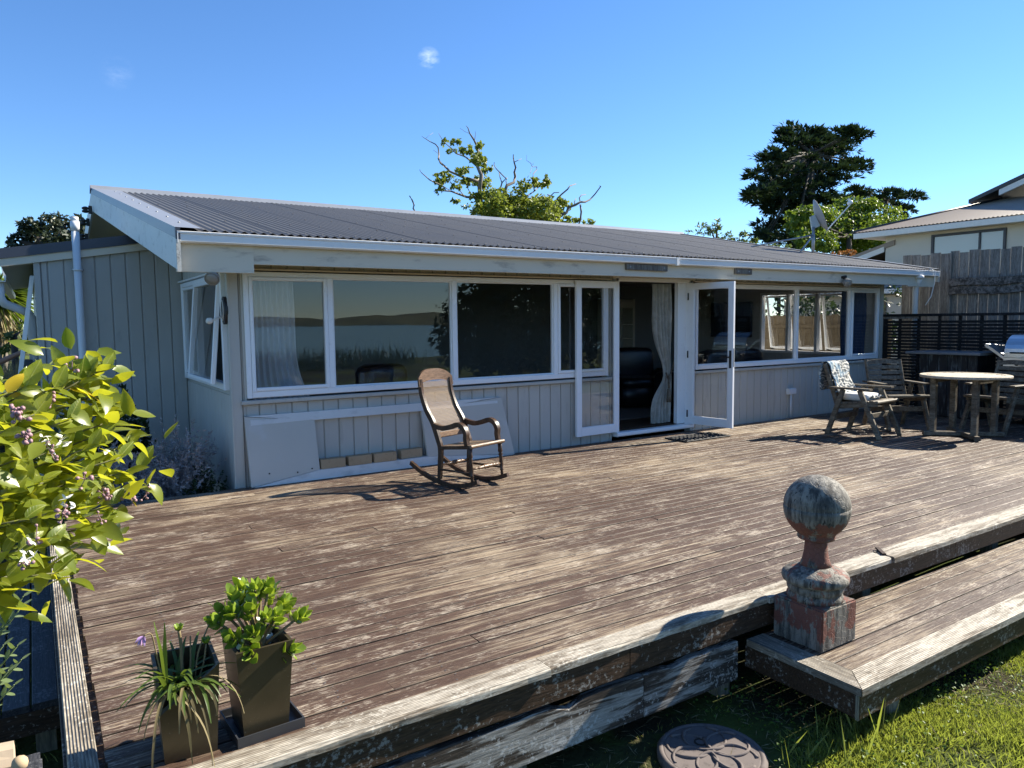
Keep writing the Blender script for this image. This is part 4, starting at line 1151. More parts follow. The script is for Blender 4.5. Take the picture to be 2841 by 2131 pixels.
# lower back rail
MB().bar((-hw,-.236,.488),(hw,-.236,.488),.024,.052,up=(0,-.3,1),ch=.006).build('back_rail', M['crest'], rc)
# cane panels: woven strands
def stile_y(z):
    for (y0,z0),(y1,z1) in zip(stile[:-1],stile[1:]):
        if z1 <= z <= z0: return y1+(y0-y1)*(z-z1)/(z0-z1)
    return stile[0][0]
b = MB(); nz_, nx_ = 40, 30; a0, a1 = .512, 1.00
for i in range(nz_+1):
    z = a0+(a1-a0)*i/nz_
    b.bar((-hw*.93,stile_y(z)+.004,z),(hw*.93,stile_y(z)+.004,z),.0020,.0044)
for j in range(nx_+1):
    X = -hw*.92+2*hw*.92*j/nx_
    pts = [(X,stile_y(a0+(a1-a0)*k/10)+.001,a0+(a1-a0)*k/10) for k in range(11)]
    b.ribbon(pts, .0042, .0020, (1,0,0))
for sg in ():
    for j in range(-22,24):
        pts = []
        for k in range(13):
            z = a0+(a1-a0)*k/12; X = sg*(j*.026 + (k-6)*(a1-a0)/12)
            if abs(X) < hw*.92: pts.append((X,stile_y(z)+.006,z))
        if len(pts) > 1: b.ribbon(pts, .0036, .0018, (1,0,0))
o = b.build('cane_back', M['cane'], rc)
b = MB()
for i in range(26):
    y = -.18+.40*i/25; z = .372+.046*(y+.195)/.43+.012; b.bar((-hw,y,z),(hw,y,z),.007,.002)
for j in range(26):
    X = -hw+2*hw*j/25; b.bar((X,-.19,.386),(X,.225,.432),.007,.002)
b.build('cane_seat', M['cane'], rc)

# garden chairs -------------------------------------------------------
def garden_chair(loc, heading, label):
    """local +Y is forward; origin between the rear feet"""
    c = thing('garden_chair', label, 'chair', loc, heading, 'slatted timber garden chairs', world=False)
    hw = .285; T = M['teak']
    for s in (-1,1):
        X = s*hw
        MB().bar((X,0.0,0.0),(X,.215,.635),.045,.062,up=(0,1,0),ch=.006).build('leg', T, c)
        MB().bar((X,.725,0.0),(X,.440,.635),.045,.062,up=(0,1,0),ch=.006).build('leg', T, c)
        MB().bar((X*1.04,.015,.652),(X*1.04,.60,.652),.085,.024,ch=.008).build('armrest', T, c)
        MB().bar((X*.88,.10,.395),(X*.88,.66,.462),.035,.070,ch=.006).build('seat_rail', T, c)
        MB().bar((X*.88,-.075,.965),(X*.88,.130,.385),.035,.058,up=(0,1,0),ch=.008).build('back_stile', T, c)
    MB().bar((-hw,.115,.255),(hw,.115,.255),.03,.07).build('stretcher', T, c)
    MB().bar((-hw,.575,.300),(hw,.575,.300),.03,.07).build('stretcher', T, c)
    for i in range(7):
        y = .165+.072*i; z = .438+.0085*i+.006
        MB().bar((-hw*.98,y,z),(hw*.98,y,z),.060,.020,ch=.005).build('seat_slat', T, c)
    MB().bar((-hw*1.02,.672,.488),(hw*1.02,.672,.488),.045,.040,ch=.012).build('seat_front', T, c)
    for i in range(6):
        z = .475+.076*i; y = .1 - (z-.475)*.354+.012
        MB().bar((-hw*.84,y,z),(hw*.84,y,z),.018,.060,up=(0,-.354,1),ch=.004).build('back_slat', T, c)
    # arched top rail
    b = MB(); n = 14; vs = []
    for i in range(n+1):
        u = -1+2*i/n; X = u*hw*.84; top = .955+.022*math.cos(u*math.pi/2); bot = .898+.012*math.cos(u*math.pi/2)
        f = lambda z: .1-(z-.475)*.354+.012
        vs += [(X,f(bot)-.011,bot),(X,f(bot)+.011,bot),(X,f(top)+.011,top),(X,f(top)-.011,top)]
    b.add(vs, [(i*4+k,(i+1)*4+k,(i+1)*4+(k+1)%4,i*4+(k+1)%4) for i in range(n) for k in range(4)]+[(0,1,2,3),(n*4+3,n*4+2,n*4+1,n*4)]); b.build('top_rail', T, c)
    return c
hd = lambda dx,dy: math.atan2(-dx, dy)
c1 = garden_chair((9.40,6.08,0), hd(.08,-1), 'timber garden chair with a patterned throw over its back')
c2 = garden_chair((10.62,6.13,0), hd(-.54,-.84), 'slatted timber garden chair between the throw chair and the table')
c3 = garden_chair((11.58,4.80,0), hd(-1,.1), 'slatted timber garden chair behind the round table, by the barbecue')
# throw draped over the first chair
th = thing('throw_blanket', 'white and blue patterned fringed throw draped over the left garden chair', 'blanket', (9.40,6.08,0), hd(.08,-1), None, world=False)
path = [(-.118,.60),(-.115,.72),(-.125,.84),(-.120,.96),(-.085,.995),(-.048,.965),(-.01,.86),(.035,.74),(.09,.62),(.15,.545),(.24,.515),(.36,.512),(.48,.510),(.545,.515)]
pth = smooth([(0,y,z) for y,z in path], 4)
b = MB(); nu = 22; vs = []; rt = random.Random(4)
for j, p in enumerate(pth):
    f = j/(len(pth)-1)
    wl_ = .235 + .02*math.sin(j*.4); shift = .02*math.sin(j*.25) - (.03 if f > .6 else 0)
    if f > .66: wl_ -= .10*(f-.66)/.34
    for i in range(nu+1):
        u = -1+2*i/nu
        wob = .012*math.sin(u*7+j*.5)+.010*math.sin(u*13-j*.35)+(.030*max(0,math.sin(u*4+j*.55)) if f > .60 else 0)
        d = Vector((0,-.3,1)) if f < .6 else Vector((0,0,1))
        if f < .3: d = Vector((0,-1,0))
        elif f < .6: d = Vector((0,1,.35))
        q = p + d.normalized()*(abs(wob)+.012) 
        vs.append((u*wl_+shift, q.y, q.z))
b.add(vs, [(j*(nu+1)+i,j*(nu+1)+i+1,(j+1)*(nu+1)+i+1,(j+1)*(nu+1)+i) for j in range(len(pth)-1) for i in range(nu)], True)
t = NT('patterned_throw'); v = t.co(rnd=False); n1 = t.noise(v, 7, 3, .5, 2.5); n2 = t.noise(v, 4, 2, .5, 1.5)
wv = t.n.new('ShaderNodeTexWave'); wv.wave_type = 'RINGS'; t.l.new(v, wv.inputs['Vector']); wv.inputs['Scale'].default_value = 6; wv.inputs['Distortion'].default_value = 12; wv.inputs['Detail'].default_value = 2; wv.inputs['Detail Scale'].default_value = 1.6
col = t.mix(t.sm(wv.outputs['Fac'], .30, .55), (.10,.115,.12), (.58,.56,.50)); col = t.mix(t.math('MULTIPLY', t.sm(n2,.52,.62), .7), col, (.20,.33,.42)); col = t.mix(t.sm(n1,.60,.72), col, (.72,.70,.65))
t.col(col).par(Roughness=.9); M['throw'] = t.m
o = b.build('cloth', M['throw'], th)
sol = o.modifiers.new('solid', 'SOLIDIFY'); sol.thickness = .006
b = MB()
for i in range(40):
    X = -.21+.42*i/39
    b.tube([(X,.10,.60),(X+rt.uniform(-.006,.006),.125,.575),(X+rt.uniform(-.008,.008),.14,.54)], .0025, 4, cap=False)
fr_ = b.build('fringe', M['whitetrim'], th); fr_['kind'] = 'stuff'
b = MB(); cushion(b,-.21,.20,.12,.50,.475,.580); b.build('folded_end', M['whitetrim'], th)

# round table ---------------------------------------------------------
tb = thing('round_table', 'round weathered timber garden table on a crossed foot', 'table', (10.37,4.885,0), 0, None, world=False)
R_, TZ = .535, .825
rim = MB(); n = 56; vs = []
for k in range(n):
    a = 2*math.pi*k/n; ca, sa_ = math.cos(a), math.sin(a)
    for r, z in ((R_-.085,TZ-.034),(R_-.008,TZ-.034),(R_,TZ-.026),(R_,TZ-.008),(R_-.006,TZ),(R_-.085,TZ)): vs.append((r*ca,r*sa_,z))
rim.add(vs, [(k*6+i,k*6+(i+1)%6,((k+1)%n)*6+(i+1)%6,((k+1)%n)*6+i) for k in range(n) for i in range(6)]); rim.build('rim', M['tabletop'], tb)
for i in range(11):
    y0 = -R_+.085+.0823*i*1.0; y1 = y0+.076
    if y0 > R_-.09: break
    ym = max(abs(y0),abs(y1)); 
    if ym >= R_-.088: ym = min(abs(y0),abs(y1))+.03
    xl = math.sqrt(max(.0004,(R_-.088)**2-ym**2))
    MB().bar((-xl,(y0+y1)/2,TZ-.016),(xl,(y0+y1)/2,TZ-.016),.076,.026,ch=.003).build('top_slat', M['tabletop'], tb)
for sx_ in (-1,1):
    for sy_ in (-1,1):
        MB().bar((sx_*.262,sy_*.262,.060),(sx_*.262,sy_*.262,TZ-.035),.072,.072,up=(0,1,0),ch=.008).build('leg', M['teak'], tb)
for sg in (-1,1):
    MB().bar((-.345,-.345*sg,.034+(.002 if sg>0 else 0)),(.345,.345*sg,.034+(.002 if sg>0 else 0)),.075,.060,ch=.010).build('foot_beam', M['teak'], tb)
    MB().bar((-.30,sg*.262,TZ-.070),(.30,sg*.262,TZ-.070),.030,.065).build('apron', M['teak'], tb)

# door mat
dm = thing('door_mat', 'black ribbed rubber door mat in front of the threshold', 'mat', (7.5,6.9,0))
MB().box(7.06,7.90,6.70,7.09,.004,.012).build('base', M['mat'], dm)
b = MB()
for i in range(11):
    for j in range(5):
        X = 7.10+.075*i; Y = 6.735+.068*j
        if (i+j) % 2: b.tube([(X,Y,.012),(X+.028,Y+.022,.020),(X+.055,Y,.012)], .008, 6)
        else: b.tube([(X,Y+.035,.012),(X+.028,Y+.012,.020),(X+.055,Y+.035,.012)], .008, 6)
b.build('tread', M['mat'], dm)
b = MB(); b.bar((7.06,6.70,.014),(7.90,6.70,.014),.018,.012); b.bar((7.06,7.09,.014),(7.90,7.09,.014),.018,.012); b.bar((7.06,6.70,.014),(7.06,7.09,.014),.018,.012); b.bar((7.90,6.70,.014),(7.90,7.09,.014),.018,.012); b.build('rim', M['mat'], dm)

# ball post -----------------------------------------------------------
bp = thing('ball_post', 'peeling red wooden ball finial post standing on the step corner', 'post', (3.642,2.470,ST+.002), math.radians(0), None, world=False)
b = MB(); a, hb = .158, .236; nsub = 5
import bmesh as _bm
def worn_block(a, h, name, parent, mat):
    bm = _bm.new(); _bm.ops.create_cube(bm, size=1)
    _bm.ops.scale(bm, vec=(2*a,2*a,h), verts=bm.verts); _bm.ops.translate(bm, vec=(0,0,h/2), verts=bm.verts)
    _bm.ops.bevel(bm, geom=[e for e in bm.edges], offset=.009, segments=2, affect='EDGES')
    me = bpy.data.meshes.new(name); bm.to_mesh(me); bm.free()
    return place(name, me, mat, parent)
worn_block(a, hb, 'plinth', bp, M['redpost'])
MB().lathe([(.150,hb-.002),(.152,hb+.018),(.146,hb+.030),(.140,hb+.042),(.150,hb+.052),(.153,hb+.075),(.148,hb+.085),(.158,hb+.094),(.176,hb+.102),(.181,hb+.120),(.178,hb+.138),(.160,hb+.155),(.120,hb+.172),(.088,hb+.188)], n=40).build('base_ring', M['redpost'], bp)
MB().lathe([(.086,hb+.186),(.074,hb+.215),(.064,hb+.26),(.060,hb+.31),(.061,hb+.342)], n=32).build('neck', M['redpost'], bp)
zc = hb+.335+.185; rB = .179
prof = [(.062,hb+.338),(.098,hb+.342),(.102,hb+.352),(.098,hb+.362)]
for i in range(25):
    ph = math.radians(-52)+math.radians(142)*i/24
    prof.append((max(.002,rB*math.cos(ph)), zc+rB*math.sin(ph)))
    if i == 9: prof += [(rB*math.cos(ph)-.0035, zc+rB*math.sin(ph)+.001), (rB*math.cos(ph)-.0035, zc+rB*math.sin(ph)+.004)]
MB().lathe(prof, n=48).build('ball', M['redpost'], bp)

# manhole cover -------------------------------------------------------
mh = thing('manhole_cover', 'round concrete cover with woven ring relief in the grass below the deck', 'cover', (2.685,2.365,-.56), 0, None, world=False); mh.scale = (.88,.88,1)
MB().lathe([(.30,0),(.30,.03),(.285,.045),(.268,.045),(.262,.038),(.255,.038)], n=48).build('cover_rim', M['concrete'], mh)
MB().lathe([(.27,.0),(.27,.040),(.255,.0405)], n=48).build('cover_plate', M['concrete'], mh)
b = MB()
for k in range(6):
    a0 = k*math.pi/3; cc = Vector((.13*math.cos(a0),.13*math.sin(a0),.041))
    for rr_ in (.118,): 
        pts = [cc+Vector((rr_*math.cos(t_),rr_*math.sin(t_),.004*math.sin(3*t_+k))) for t_ in [2*math.pi*i/40 for i in range(41)]]
        pts = [p for p in pts if p.x**2+p.y**2 < .245**2]
        seg = []
        for p in pts:
            if seg and (p-seg[-1]).length > .06:
                if len(seg) > 1: b.tube(seg, .0095, 6)
                seg = []
            seg.append(p)
        if len(seg) > 1: b.tube(seg, .0095, 6)
b.build('ring_relief', M['concrete'], mh)
MB().lathe([(.036,.038),(.036,.044),(.026,.044),(.024,.030)], (.02,.10,0), n=20).build('lifting_hole', M['soil'], mh)

# plant pots ----------------------------------------------------------
def pot_shell(name, parent, w0, w1, h, cut=None, mat='pot'):
    """tapered square pot, open top, wall thickness; cut(x) lowers the front rim"""
    b = MB(); n = 12; th_ = .012
    def ring(w, z, front=None):
        pts = []
        for i in range(n): pts.append((-w/2+w*i/n,-w/2,z))
        for i in range(n): pts.append((w/2,-w/2+w*i/n,z))
        for i in range(n): pts.append((w/2-w*i/n,w/2,z))
        for i in range(n): pts.append((-w/2,w/2-w*i/n,z))
        return pts
    def top(w, z):
        pts = []
        for x,y,zz in ring(w,z):
            d = cut(x,y) if cut else 0
            k = (h-d)/h; ww = w0+(w1-w0)*k
            s_ = ww/w1
            pts.append((x*s_,y*s_,zz-d))
        return pts
    N4 = 4*n
    rings = [ring(w0,0), top(w1,h), top(w1-2*th_,h), ring(w0-2*th_+.01,.05)]
    vs = [p for r in rings for p in r]
    fs = [(j*N4+i,j*N4+(i+1)%N4,(j+1)*N4+(i+1)%N4,(j+1)*N4+i) for j in range(3) for i in range(N4)]+[tuple(range(N4-1,-1,-1)), tuple(range(3*N4,4*N4))]
    b.add(vs, fs); return b.build(name, M[mat], parent)
p2 = thing('tall_plant_pot', 'square bronze glazed pot holding the jade plant, on a tray', 'plant pot', (.680,2.915,.020), math.radians(2), None, world=False)
pot_shell('vessel', p2, .172,.216,.345)
MB().box(-.094,.094,-.094,.094,.270,.300).build('soil', M['soil'], p2)
b = MB(); w_ = .124
b.box(-w_,w_,-w_,w_,-.018,-.008)
for x0,x1,y0,y1 in ((-w_,w_,-w_-.006,-w_),(-w_,w_,w_,w_+.006),(-w_-.006,-w_,-w_-.006,w_+.006),(w_,w_+.006,-w_-.006,w_+.006)): b.box(x0,x1,y0,y1,-.018,.022)
tr = b.build('saucer', M['tray']); tr.location = (.688,2.925,.020); tr.rotation_euler = (0,0,math.radians(3)); tag(tr, 'square dark plastic saucer under the jade plant pot', 'saucer')
p1 = thing('broken_plant_pot', 'square bronze pot with a broken scooped rim and drooping strap leaves', 'plant pot', (.415,2.925,.003), math.radians(-3), None, world=False)
def cutf(x, y):
    if y > -.05: return 0
    u = (x+.108)/.216
    return .155*max(0,1-u)**.9*min(1,max(0,(-y-.05)/.05)) if u < 1 else 0
pot_shell('vessel', p1, .180,.216,.345, cutf)
MB().box(-.092,.092,-.060,.092,.195,.222).build('soil', M['soil'], p1)
MB().box(-.09,.09,-.086,-.058,.10,.175).build('soil', M['soil'], p1)

# ================================================================== FENCES AND THE BARBECUE CORNER
tl = thing('slat_screen', 'black slatted timber screen at the right end of the deck', 'fence', (12.85,5.3,0))
TX = 12.86
for y in [7.46,7.19,6.86,6.51,6.18,5.85,5.51,5.17,4.83,4.49,4.15,3.6,3.0]:
    MB().bar((TX+.03,y,-.1),(TX+.03,y,1.61),.045 if y < 7.4 else .09,.035,up=(1,0,0)).build('upright', M['black'], tl)
rs = random.Random(8)
for i in range(27):
    z = .075+.0552*i
    MB().bar((TX,7.47,z+rs.uniform(-.002,.002)),(TX,2.7,z+rs.uniform(-.004,.004)),.016,.041,ch=.002).build('slat', M['black'], tl)
MB().bar((TX,7.50,1.628),(TX,2.66,1.628),.075,.045,ch=.006).build('cap_rail', M['black'], tl)
MB().bar((TX,7.49,1.60),(TX,6.85,1.60),.03,.07,ch=.006).build('end_rail', M['paling'], tl)

pf = thing('tall_paling_fence', 'tall grey weathered paling fence behind the black screen', 'fence', (14.5,5.5,-.5))
FX = 14.20
y = 7.91; rs = random.Random(21); i = 0
while y > 2.4:
    wd = rs.uniform(.158,.188); zt = 2.77 + rs.uniform(-.02,.02); ln = rs.uniform(-.006,.006)
    b = MB(); b.bar((FX+rs.uniform(-.004,.004),y-wd/2,-.5),(FX+ln,y-wd/2+rs.uniform(-.004,.004),zt),wd-rs.uniform(.006,.012),.02,up=(1,0,0),ch=.002)
    b.build('paling', M['paling'], pf); y -= wd
for z in (.3,1.3,2.3): MB().bar((FX+.04,7.9,z),(FX+.04,2.4,z),.045,.09).build('fence_rail', M['paling'], pf)
for y in (7.82,5.3,2.8): MB().bar((FX+.10,y,-.6),(FX+.10,y,2.7),.1,.1,up=(0,1,0)).build('fence_post', M['paling'], pf)
MB().bar((FX-.03,7.02,-.5),(FX-.03,7.02,2.75),.075,.03,up=(1,0,0)).build('cover_post', M['paling'], pf)
sg = thing('bark_slab_shelf', 'two old bark-edged slabs fixed across the tall fence', 'plank', (14.45,6.0,2.0))
for z0, z1, off_ in ((2.143,2.285,0),(1.99,2.128,.01)):
    b = MB(); n = 40; vs = []; rs2 = random.Random(z0)
    for k in range(n+1):
        Y = 6.99-4.3*k/n; a = z0+.012*math.sin(k*.7)+rs2.uniform(-.008,.008); c = z1+.008*math.sin(k*.5+1)+rs2.uniform(-.006,.006)
        vs += [(14.155,Y,a),(14.11-off_,Y,a+.006),(14.11-off_,Y,c-.006),(14.155,Y,c)]
    b.add(vs, [(k*4+q,(k+1)*4+q,(k+1)*4+(q+1)%4,k*4+(q+1)%4) for k in range(n) for q in range(4)]+[(0,1,2,3),(n*4+3,n*4+2,n*4+1,n*4)]); b.build('slab', M['bark'], sg)
lf = thing('low_paling_fence', 'brown paling fence beyond the end wall window', 'fence', (14.55,10.5,-.5))
y = 14.5
while y > 8.2:
    wd = rs.uniform(.15,.18)
    MB().bar((FX+.02,y-wd/2,-.5),(FX+.02,y-wd/2,1.65+rs.uniform(-.02,.02)),wd-.012,.02,up=(1,0,0),ch=.002).build('paling', M['fencelow'], lf); y -= wd
for z in (.4,1.42): MB().bar((FX-.01,14.5,z),(FX-.01,8.2,z),.045,.08).build('fence_rail', M['fencelow'], lf)

ct = thing('bar_counter', 'outdoor bar counter with grey top and flaking black base', 'counter', (12.3,5.95,0))
MB().bar((12.31,5.42,1.022),(12.31,6.55,1.022),.76,.040,ch=.006).build('counter_top', M['bench'], ct)
MB().box(12.12,12.68,5.53,6.42,.0,1.0).build('counter_base', M['blackpaint'], ct)
for i in range(6): MB().bar((12.108,5.60+.148*i,.02),(12.108,5.60+.148*i,.99),.142,.02,up=(1,0,0)).build('base_board', M['blackpaint'], ct)
bq = thing('gas_barbecue', 'stainless hooded barbecue with folded side shelf by the black screen', 'barbecue', (12.3,4.72,0))
MB().box(12.08,12.60,4.32,5.10,.10,.80).build('cabinet', M['blackmetal'], bq)
MB().box(12.02,12.62,4.28,5.14,.805,.985).build('firebox', M['steel'], bq)
b = MB(); n = 14; vs = []
pr = [(12.02,.99)]+[(12.32-.30*math.cos(math.pi*k/n), 1.06+.26*math.sin(math.pi*k/n)) for k in range(n+1)]+[(12.62,.99)]
for Y in (4.30,5.13): vs += [(x,Y,z) for x,z in pr]
m = len(pr); b.add(vs, [tuple(range(m)), tuple(range(2*m-1,m-1,-1))]+[(k,k+1,m+k+1,m+k) for k in range(m-1)]); b.build('hood', M['steel'], bq)
MB().tube([(12.00,4.40,1.06),(11.975,4.42,1.06),(11.975,5.02,1.06),(12.00,5.04,1.06)], .012, 8).build('hood_handle', M['blackmetal'], bq)
b = MB(); b.hexa([(12.05,5.15,.955),(12.58,5.15,.955),(12.58,5.42,1.150),(12.05,5.42,1.150)],[(12.05,5.13,.985),(12.58,5.13,.985),(12.58,5.40,1.185),(12.05,5.40,1.185)]); b.build('side_shelf', M['steel'], bq)
for k in range(4): MB().lathe([(.022,0),(.022,.02),(.012,.028)], (12.02,4.45+.17*k,.89), (-1,0,0), 12).build('knob', M['blackmetal'], bq)
for y in (4.40,5.02):
    for x in (12.12,12.55): MB().lathe([(.03,0),(.045,.01),(.045,.035),(.03,.045)], (x,y,.05), (0,1,0), 12).build('castor', M['blackmetal'], bq)

# ================================================================== NEIGHBOURING HOUSE
nb = thing('neighbour_house', 'cream two-storey neighbouring house with brown corrugated hip roof', 'house', (25,10,-.5))
NX = 22.0
MB().box(NX,NX+8,4.0,12.80,-.5,4.05).build('wall', M['cladding'], nb)
def corr_plane(name, p00, p10, p01, p11, ncor, mat, par_, amp=.012):
    """corrugated plane, corrugations run from p0* to p1* edges (p00->p01 is the ridge-ward direction)"""
    p00,p10,p01,p11 = map(Vector,(p00,p10,p01,p11)); nrm = (p10-p00).cross(p01-p00).normalized()
    b = MB(); n = ncor*6; vs = []
    for i in range(n+1):
        u = i/n; h = amp*math.cos(2*math.pi*i/6)
        vs += [p00.lerp(p10,u)+nrm*h, p01.lerp(p11,u)+nrm*h]
    b.add(vs, [(i*2,i*2+2,i*2+3,i*2+1) for i in range(n)], True); return b.build(name, mat, par_)
nr = MB().bar((NX-.52,13.52,4.09),(NX-.52,3.6,4.09),.06,.16).build('fascia_gutter', M['whitetrim'], nb)
MB().box(NX-.5,NX+8,3.6,13.45,4.03,4.06).build('soffit', M['whitetrim'], nb)
corr_plane('roof_slope', (NX-.55,13.55,4.20),(NX-.55,3.6,4.20),(25.6,11.2,5.22),(25.6,3.6,5.22), 90, M['roofbrown'], nb)
b = MB(); b.add([(NX-.55,13.55,4.19),(25.6,11.2,5.21),(30,11.2,5.21),(30.5,13.55,4.19)], [(0,1,2,3)]); b.build('roof_hip', M['roofbrown'], nb)
b = MB(); b.tube([(NX-.55,13.55,4.21),(25.6,11.2,5.24)], .05, 8); b.build('hip_cap', M['darkframe'], nb)
up_ = MB().box(25.6,31,2.0,9.6,4.6,5.9).build('upper_wall', M['cladding'], nb)
gz = lambda y: 5.12+(11.75-y)*.36
b = MB(); b.hexa([(24.7,11.75,gz(11.75)-.02),(31,11.75,gz(11.75)-.02),(31,6.0,gz(6)-.02),(24.7,6.0,gz(6)-.02)],[(24.7,11.75,gz(11.75)+.10),(31,11.75,gz(11.75)+.10),(31,6,gz(6)+.10),(24.7,6,gz(6)+.10)]); b.build('upper_roof', M['darkframe'], nb)
b = MB(); b.hexa([(24.72,10.9,gz(10.9)-.20),(24.8,10.9,gz(10.9)-.20),(24.8,6.0,gz(6)-.20),(24.72,6.0,gz(6)-.20)],[(24.72,10.9,gz(10.9)-.03),(24.8,10.9,gz(10.9)-.03),(24.8,6,gz(6)-.03),(24.72,6,gz(6)-.03)]); b.build('upper_barge', M['whitetrim'], nb)
nw = frame_rect(nb, 9.46, 11.42, 2.6, 3.95, ('x', NX-.02), .07, .06, 'window', M['darkframe'])
MB().bar((NX-.02,10.12,2.67),(NX-.02,10.12,3.88),.05,.05,up=(1,0,0)).build('mullion', M['darkframe'], nw)
pane(nw, 9.5, 11.38, 2.64, 3.9, ('x', NX-.012))
for a, c_ in ((11.1,11.36),(9.55,9.85)):
    b = MB(); vs = []
    for k in range(25): vs += [(NX+.05+.03*math.sin(k*1.3),a+(c_-a)*k/24,2.62),(NX+.05+.03*math.sin(k*1.3),a+(c_-a)*k/24,3.9)]
    b.add(vs, [(k*2,k*2+2,k*2+3,k*2+1) for k in range(24)], True); b.build('curtain', M['sheer'], nw)
MB().box(NX-.004,NX+.0,9.3,11.6,2.3,4.0)
# lower wing with its own verge
MB().box(NX+.3,NX+7,12.85,16.5,-.5,3.2).build('wing_wall', M['cladding'], nb)
b = MB(); b.prism([(12.5,3.92),(16.8,2.75),(16.8,2.60),(12.5,3.77)], 7, lambda u,v,t_: (NX-.05+t_,u,v)); b.build('wing_roof', M['roofbrown'], nb)
b = MB(); b.prism([(12.82,3.74),(16.8,2.58),(16.8,2.42),(12.82,3.58)], .05, lambda u,v,t_: (NX-.06+t_,u,v)); b.build('wing_barge', M['whitetrim'], nb)
# garage in front of it, glimpsed under the eave
gr = thing('neighbour_garage', 'low cream garage with pale iron roof glimpsed under the right eave', 'garage', (19,12,-.5))
MB().box(19.6,21.6,10.2,14.6,-.5,2.20).build('wall', M['cladding'], gr)
corr_plane('roof', (19.35,14.9,2.36),(19.35,9.8,2.36),(21.9,14.9,2.95),(21.9,9.8,2.95), 60, M['roofbrown'], gr)
MB().bar((19.33,14.9,2.29),(19.33,9.8,2.29),.06,.12).build('gutter', M['whitetrim'], gr)
MB().bar((19.58,11.45,-.5),(19.58,11.45,2.1),.25,.05,up=(1,0,0)).build('door_panel', M['fencelow'], gr)

# ================================================================== VEGETATION
def basis(n):
    n = n/np.linalg.norm(n,axis=1,keepdims=True); a = np.cross(n, np.where(np.abs(n[:,2:3])<.9, np.array([[0,0,1.]]), np.array([[1.,0,0]])))
    a /= np.linalg.norm(a,axis=1,keepdims=True); return n, a, np.cross(n,a)
def leaves_mesh(name, pos, nrm, L, Wd, rng, dirs=None, fold=.25, droop=0.0):
    """kite-shaped folded leaves: 2 quads-> 4 verts + spine; pos (N,3)"""
    N_ = len(pos); n, a, b = basis(nrm)
    if dirs is None:
        th = rng.uniform(0,2*math.pi,N_)[:,None]; d = a*np.cos(th)+b*np.sin(th)
    else:
        d = dirs/np.linalg.norm(dirs,axis=1,keepdims=True); n = n-d*np.sum(n*d,1,keepdims=True); n /= np.linalg.norm(n,axis=1,keepdims=True)+1e-9
    s = np.cross(d,n)
    L = (L*rng.uniform(.7,1.3,N_))[:,None] if np.isscalar(L) else L[:,None]; Wd = Wd*L/np.mean(L)
    mid = pos+d*L*.45
    v0 = pos; v1 = mid+s*Wd*.5+n*Wd*fold; v2 = pos+d*L - np.array([[0,0,1.]])*droop*L; v3 = mid-s*Wd*.5+n*Wd*fold
    V = np.stack([v0,v1,v2,v3],1).reshape(-1,3)
    me = bpy.data.meshes.new(name)
    me.vertices.add(4*N_); me.vertices.foreach_set('co', V.astype(np.float32).ravel())
    idx = np.arange(N_)[:,None]*4
    F = np.concatenate([idx+np.array([[0,1,2]]), idx+np.array([[0,2,3]])],1).reshape(-1)
    me.loops.add(6*N_); me.loops.foreach_set('vertex_index', F.astype(np.int32))
    me.polygons.add(2*N_); me.polygons.foreach_set('loop_start', (np.arange(2*N_)*3).astype(np.int32)); me.polygons.foreach_set('loop_total', np.full(2*N_,3,np.int32))
    me.update(calc_edges=True); me.validate(); me['fx'] = 1
    return me
def clump_points(rng, clumps, per, shell=.35, sub=True):
    """clumps: list of (center Vector, rx, ry, rz); returns pos,outward; points grouped in little tufts so gaps remain"""
    P_, O_ = [], []
    for (c, rx, ry, rz_) in clumps:
        n = max(8, int(per*rx*rz_))
        nt = max(4, n//14)
        u = rng.normal(size=(nt,3)); u /= np.linalg.norm(u,axis=1,keepdims=True); r = rng.uniform(shell,1,nt)[:,None]**.6
        tuft = u*r
        k = rng.integers(0,nt,n)
        q = tuft[k] + rng.normal(size=(n,3))*.10*np.array([1,1,1])
        P_.append(np.array(c)+q*np.array([rx,ry,rz_])); O_.append(q+np.array([0,0,.25]))
    return np.concatenate(P_), np.concatenate(O_)
def shelves(cl, n, flat, seed):
    r = random.Random(seed); out = []
    for (c, rx, ry, rz_) in cl:
        for k in range(n):
            out.append((Vector(c)+Vector((r.uniform(-.35,.35)*rx,r.uniform(-.3,.3)*ry,(-.8+1.6*(k+.5)/n)*rz_)), rx*r.uniform(.6,.85), ry*.8, max(.22,rz_*flat)))
    return out
def tree(name, label, cat, clumps, trunk, mat, leaf, per, seed, bark='bark2', group=None, up=.5, shell=.35, limbs=None, horizontal=False):
    rng = np.random.default_rng(seed)
    base = Vector(trunk[0][0])
    t_ = thing(name, label, cat, base, 0, group)
    b = MB()
    b.tube([p for p,_ in trunk], [r for _,r in trunk], 10)
    for pts, r0, r1 in (limbs or []):
        b.tube(pts, [r0+(r1-r0)*i/(len(pts)-1) for i in range(len(pts))], 6)
    if limbs is None:
        tp = Vector(trunk[-1][0])
        for (c, rx, ry, rz_) in clumps:
            c = Vector(c); mid = tp.lerp(c,.5)+Vector((0,0,.1*rz_)); b.tube([tp,mid,c], [trunk[-1][1]*.7, trunk[-1][1]*.4, trunk[-1][1]*.12], 5)
    b.build('trunk', M[bark], t_)
    pos, out = clump_points(rng, clumps, per, shell)
    nrm = rng.normal(size=pos.shape)*.6 + np.array([0,0,up])+out*.5
    dirs = None
    if horizontal:
        dirs = out*np.array([1.0,1.0,.35])+rng.normal(size=pos.shape)*.35+np.array([0,0,.25]); nrm = rng.normal(size=pos.shape)*.3+np.array([0,0,1.])
    me = leaves_mesh('crown', pos-np.array(base), nrm, leaf[0], leaf[1], rng, dirs)
    place('crown', me, M[mat], t_)
    return t_
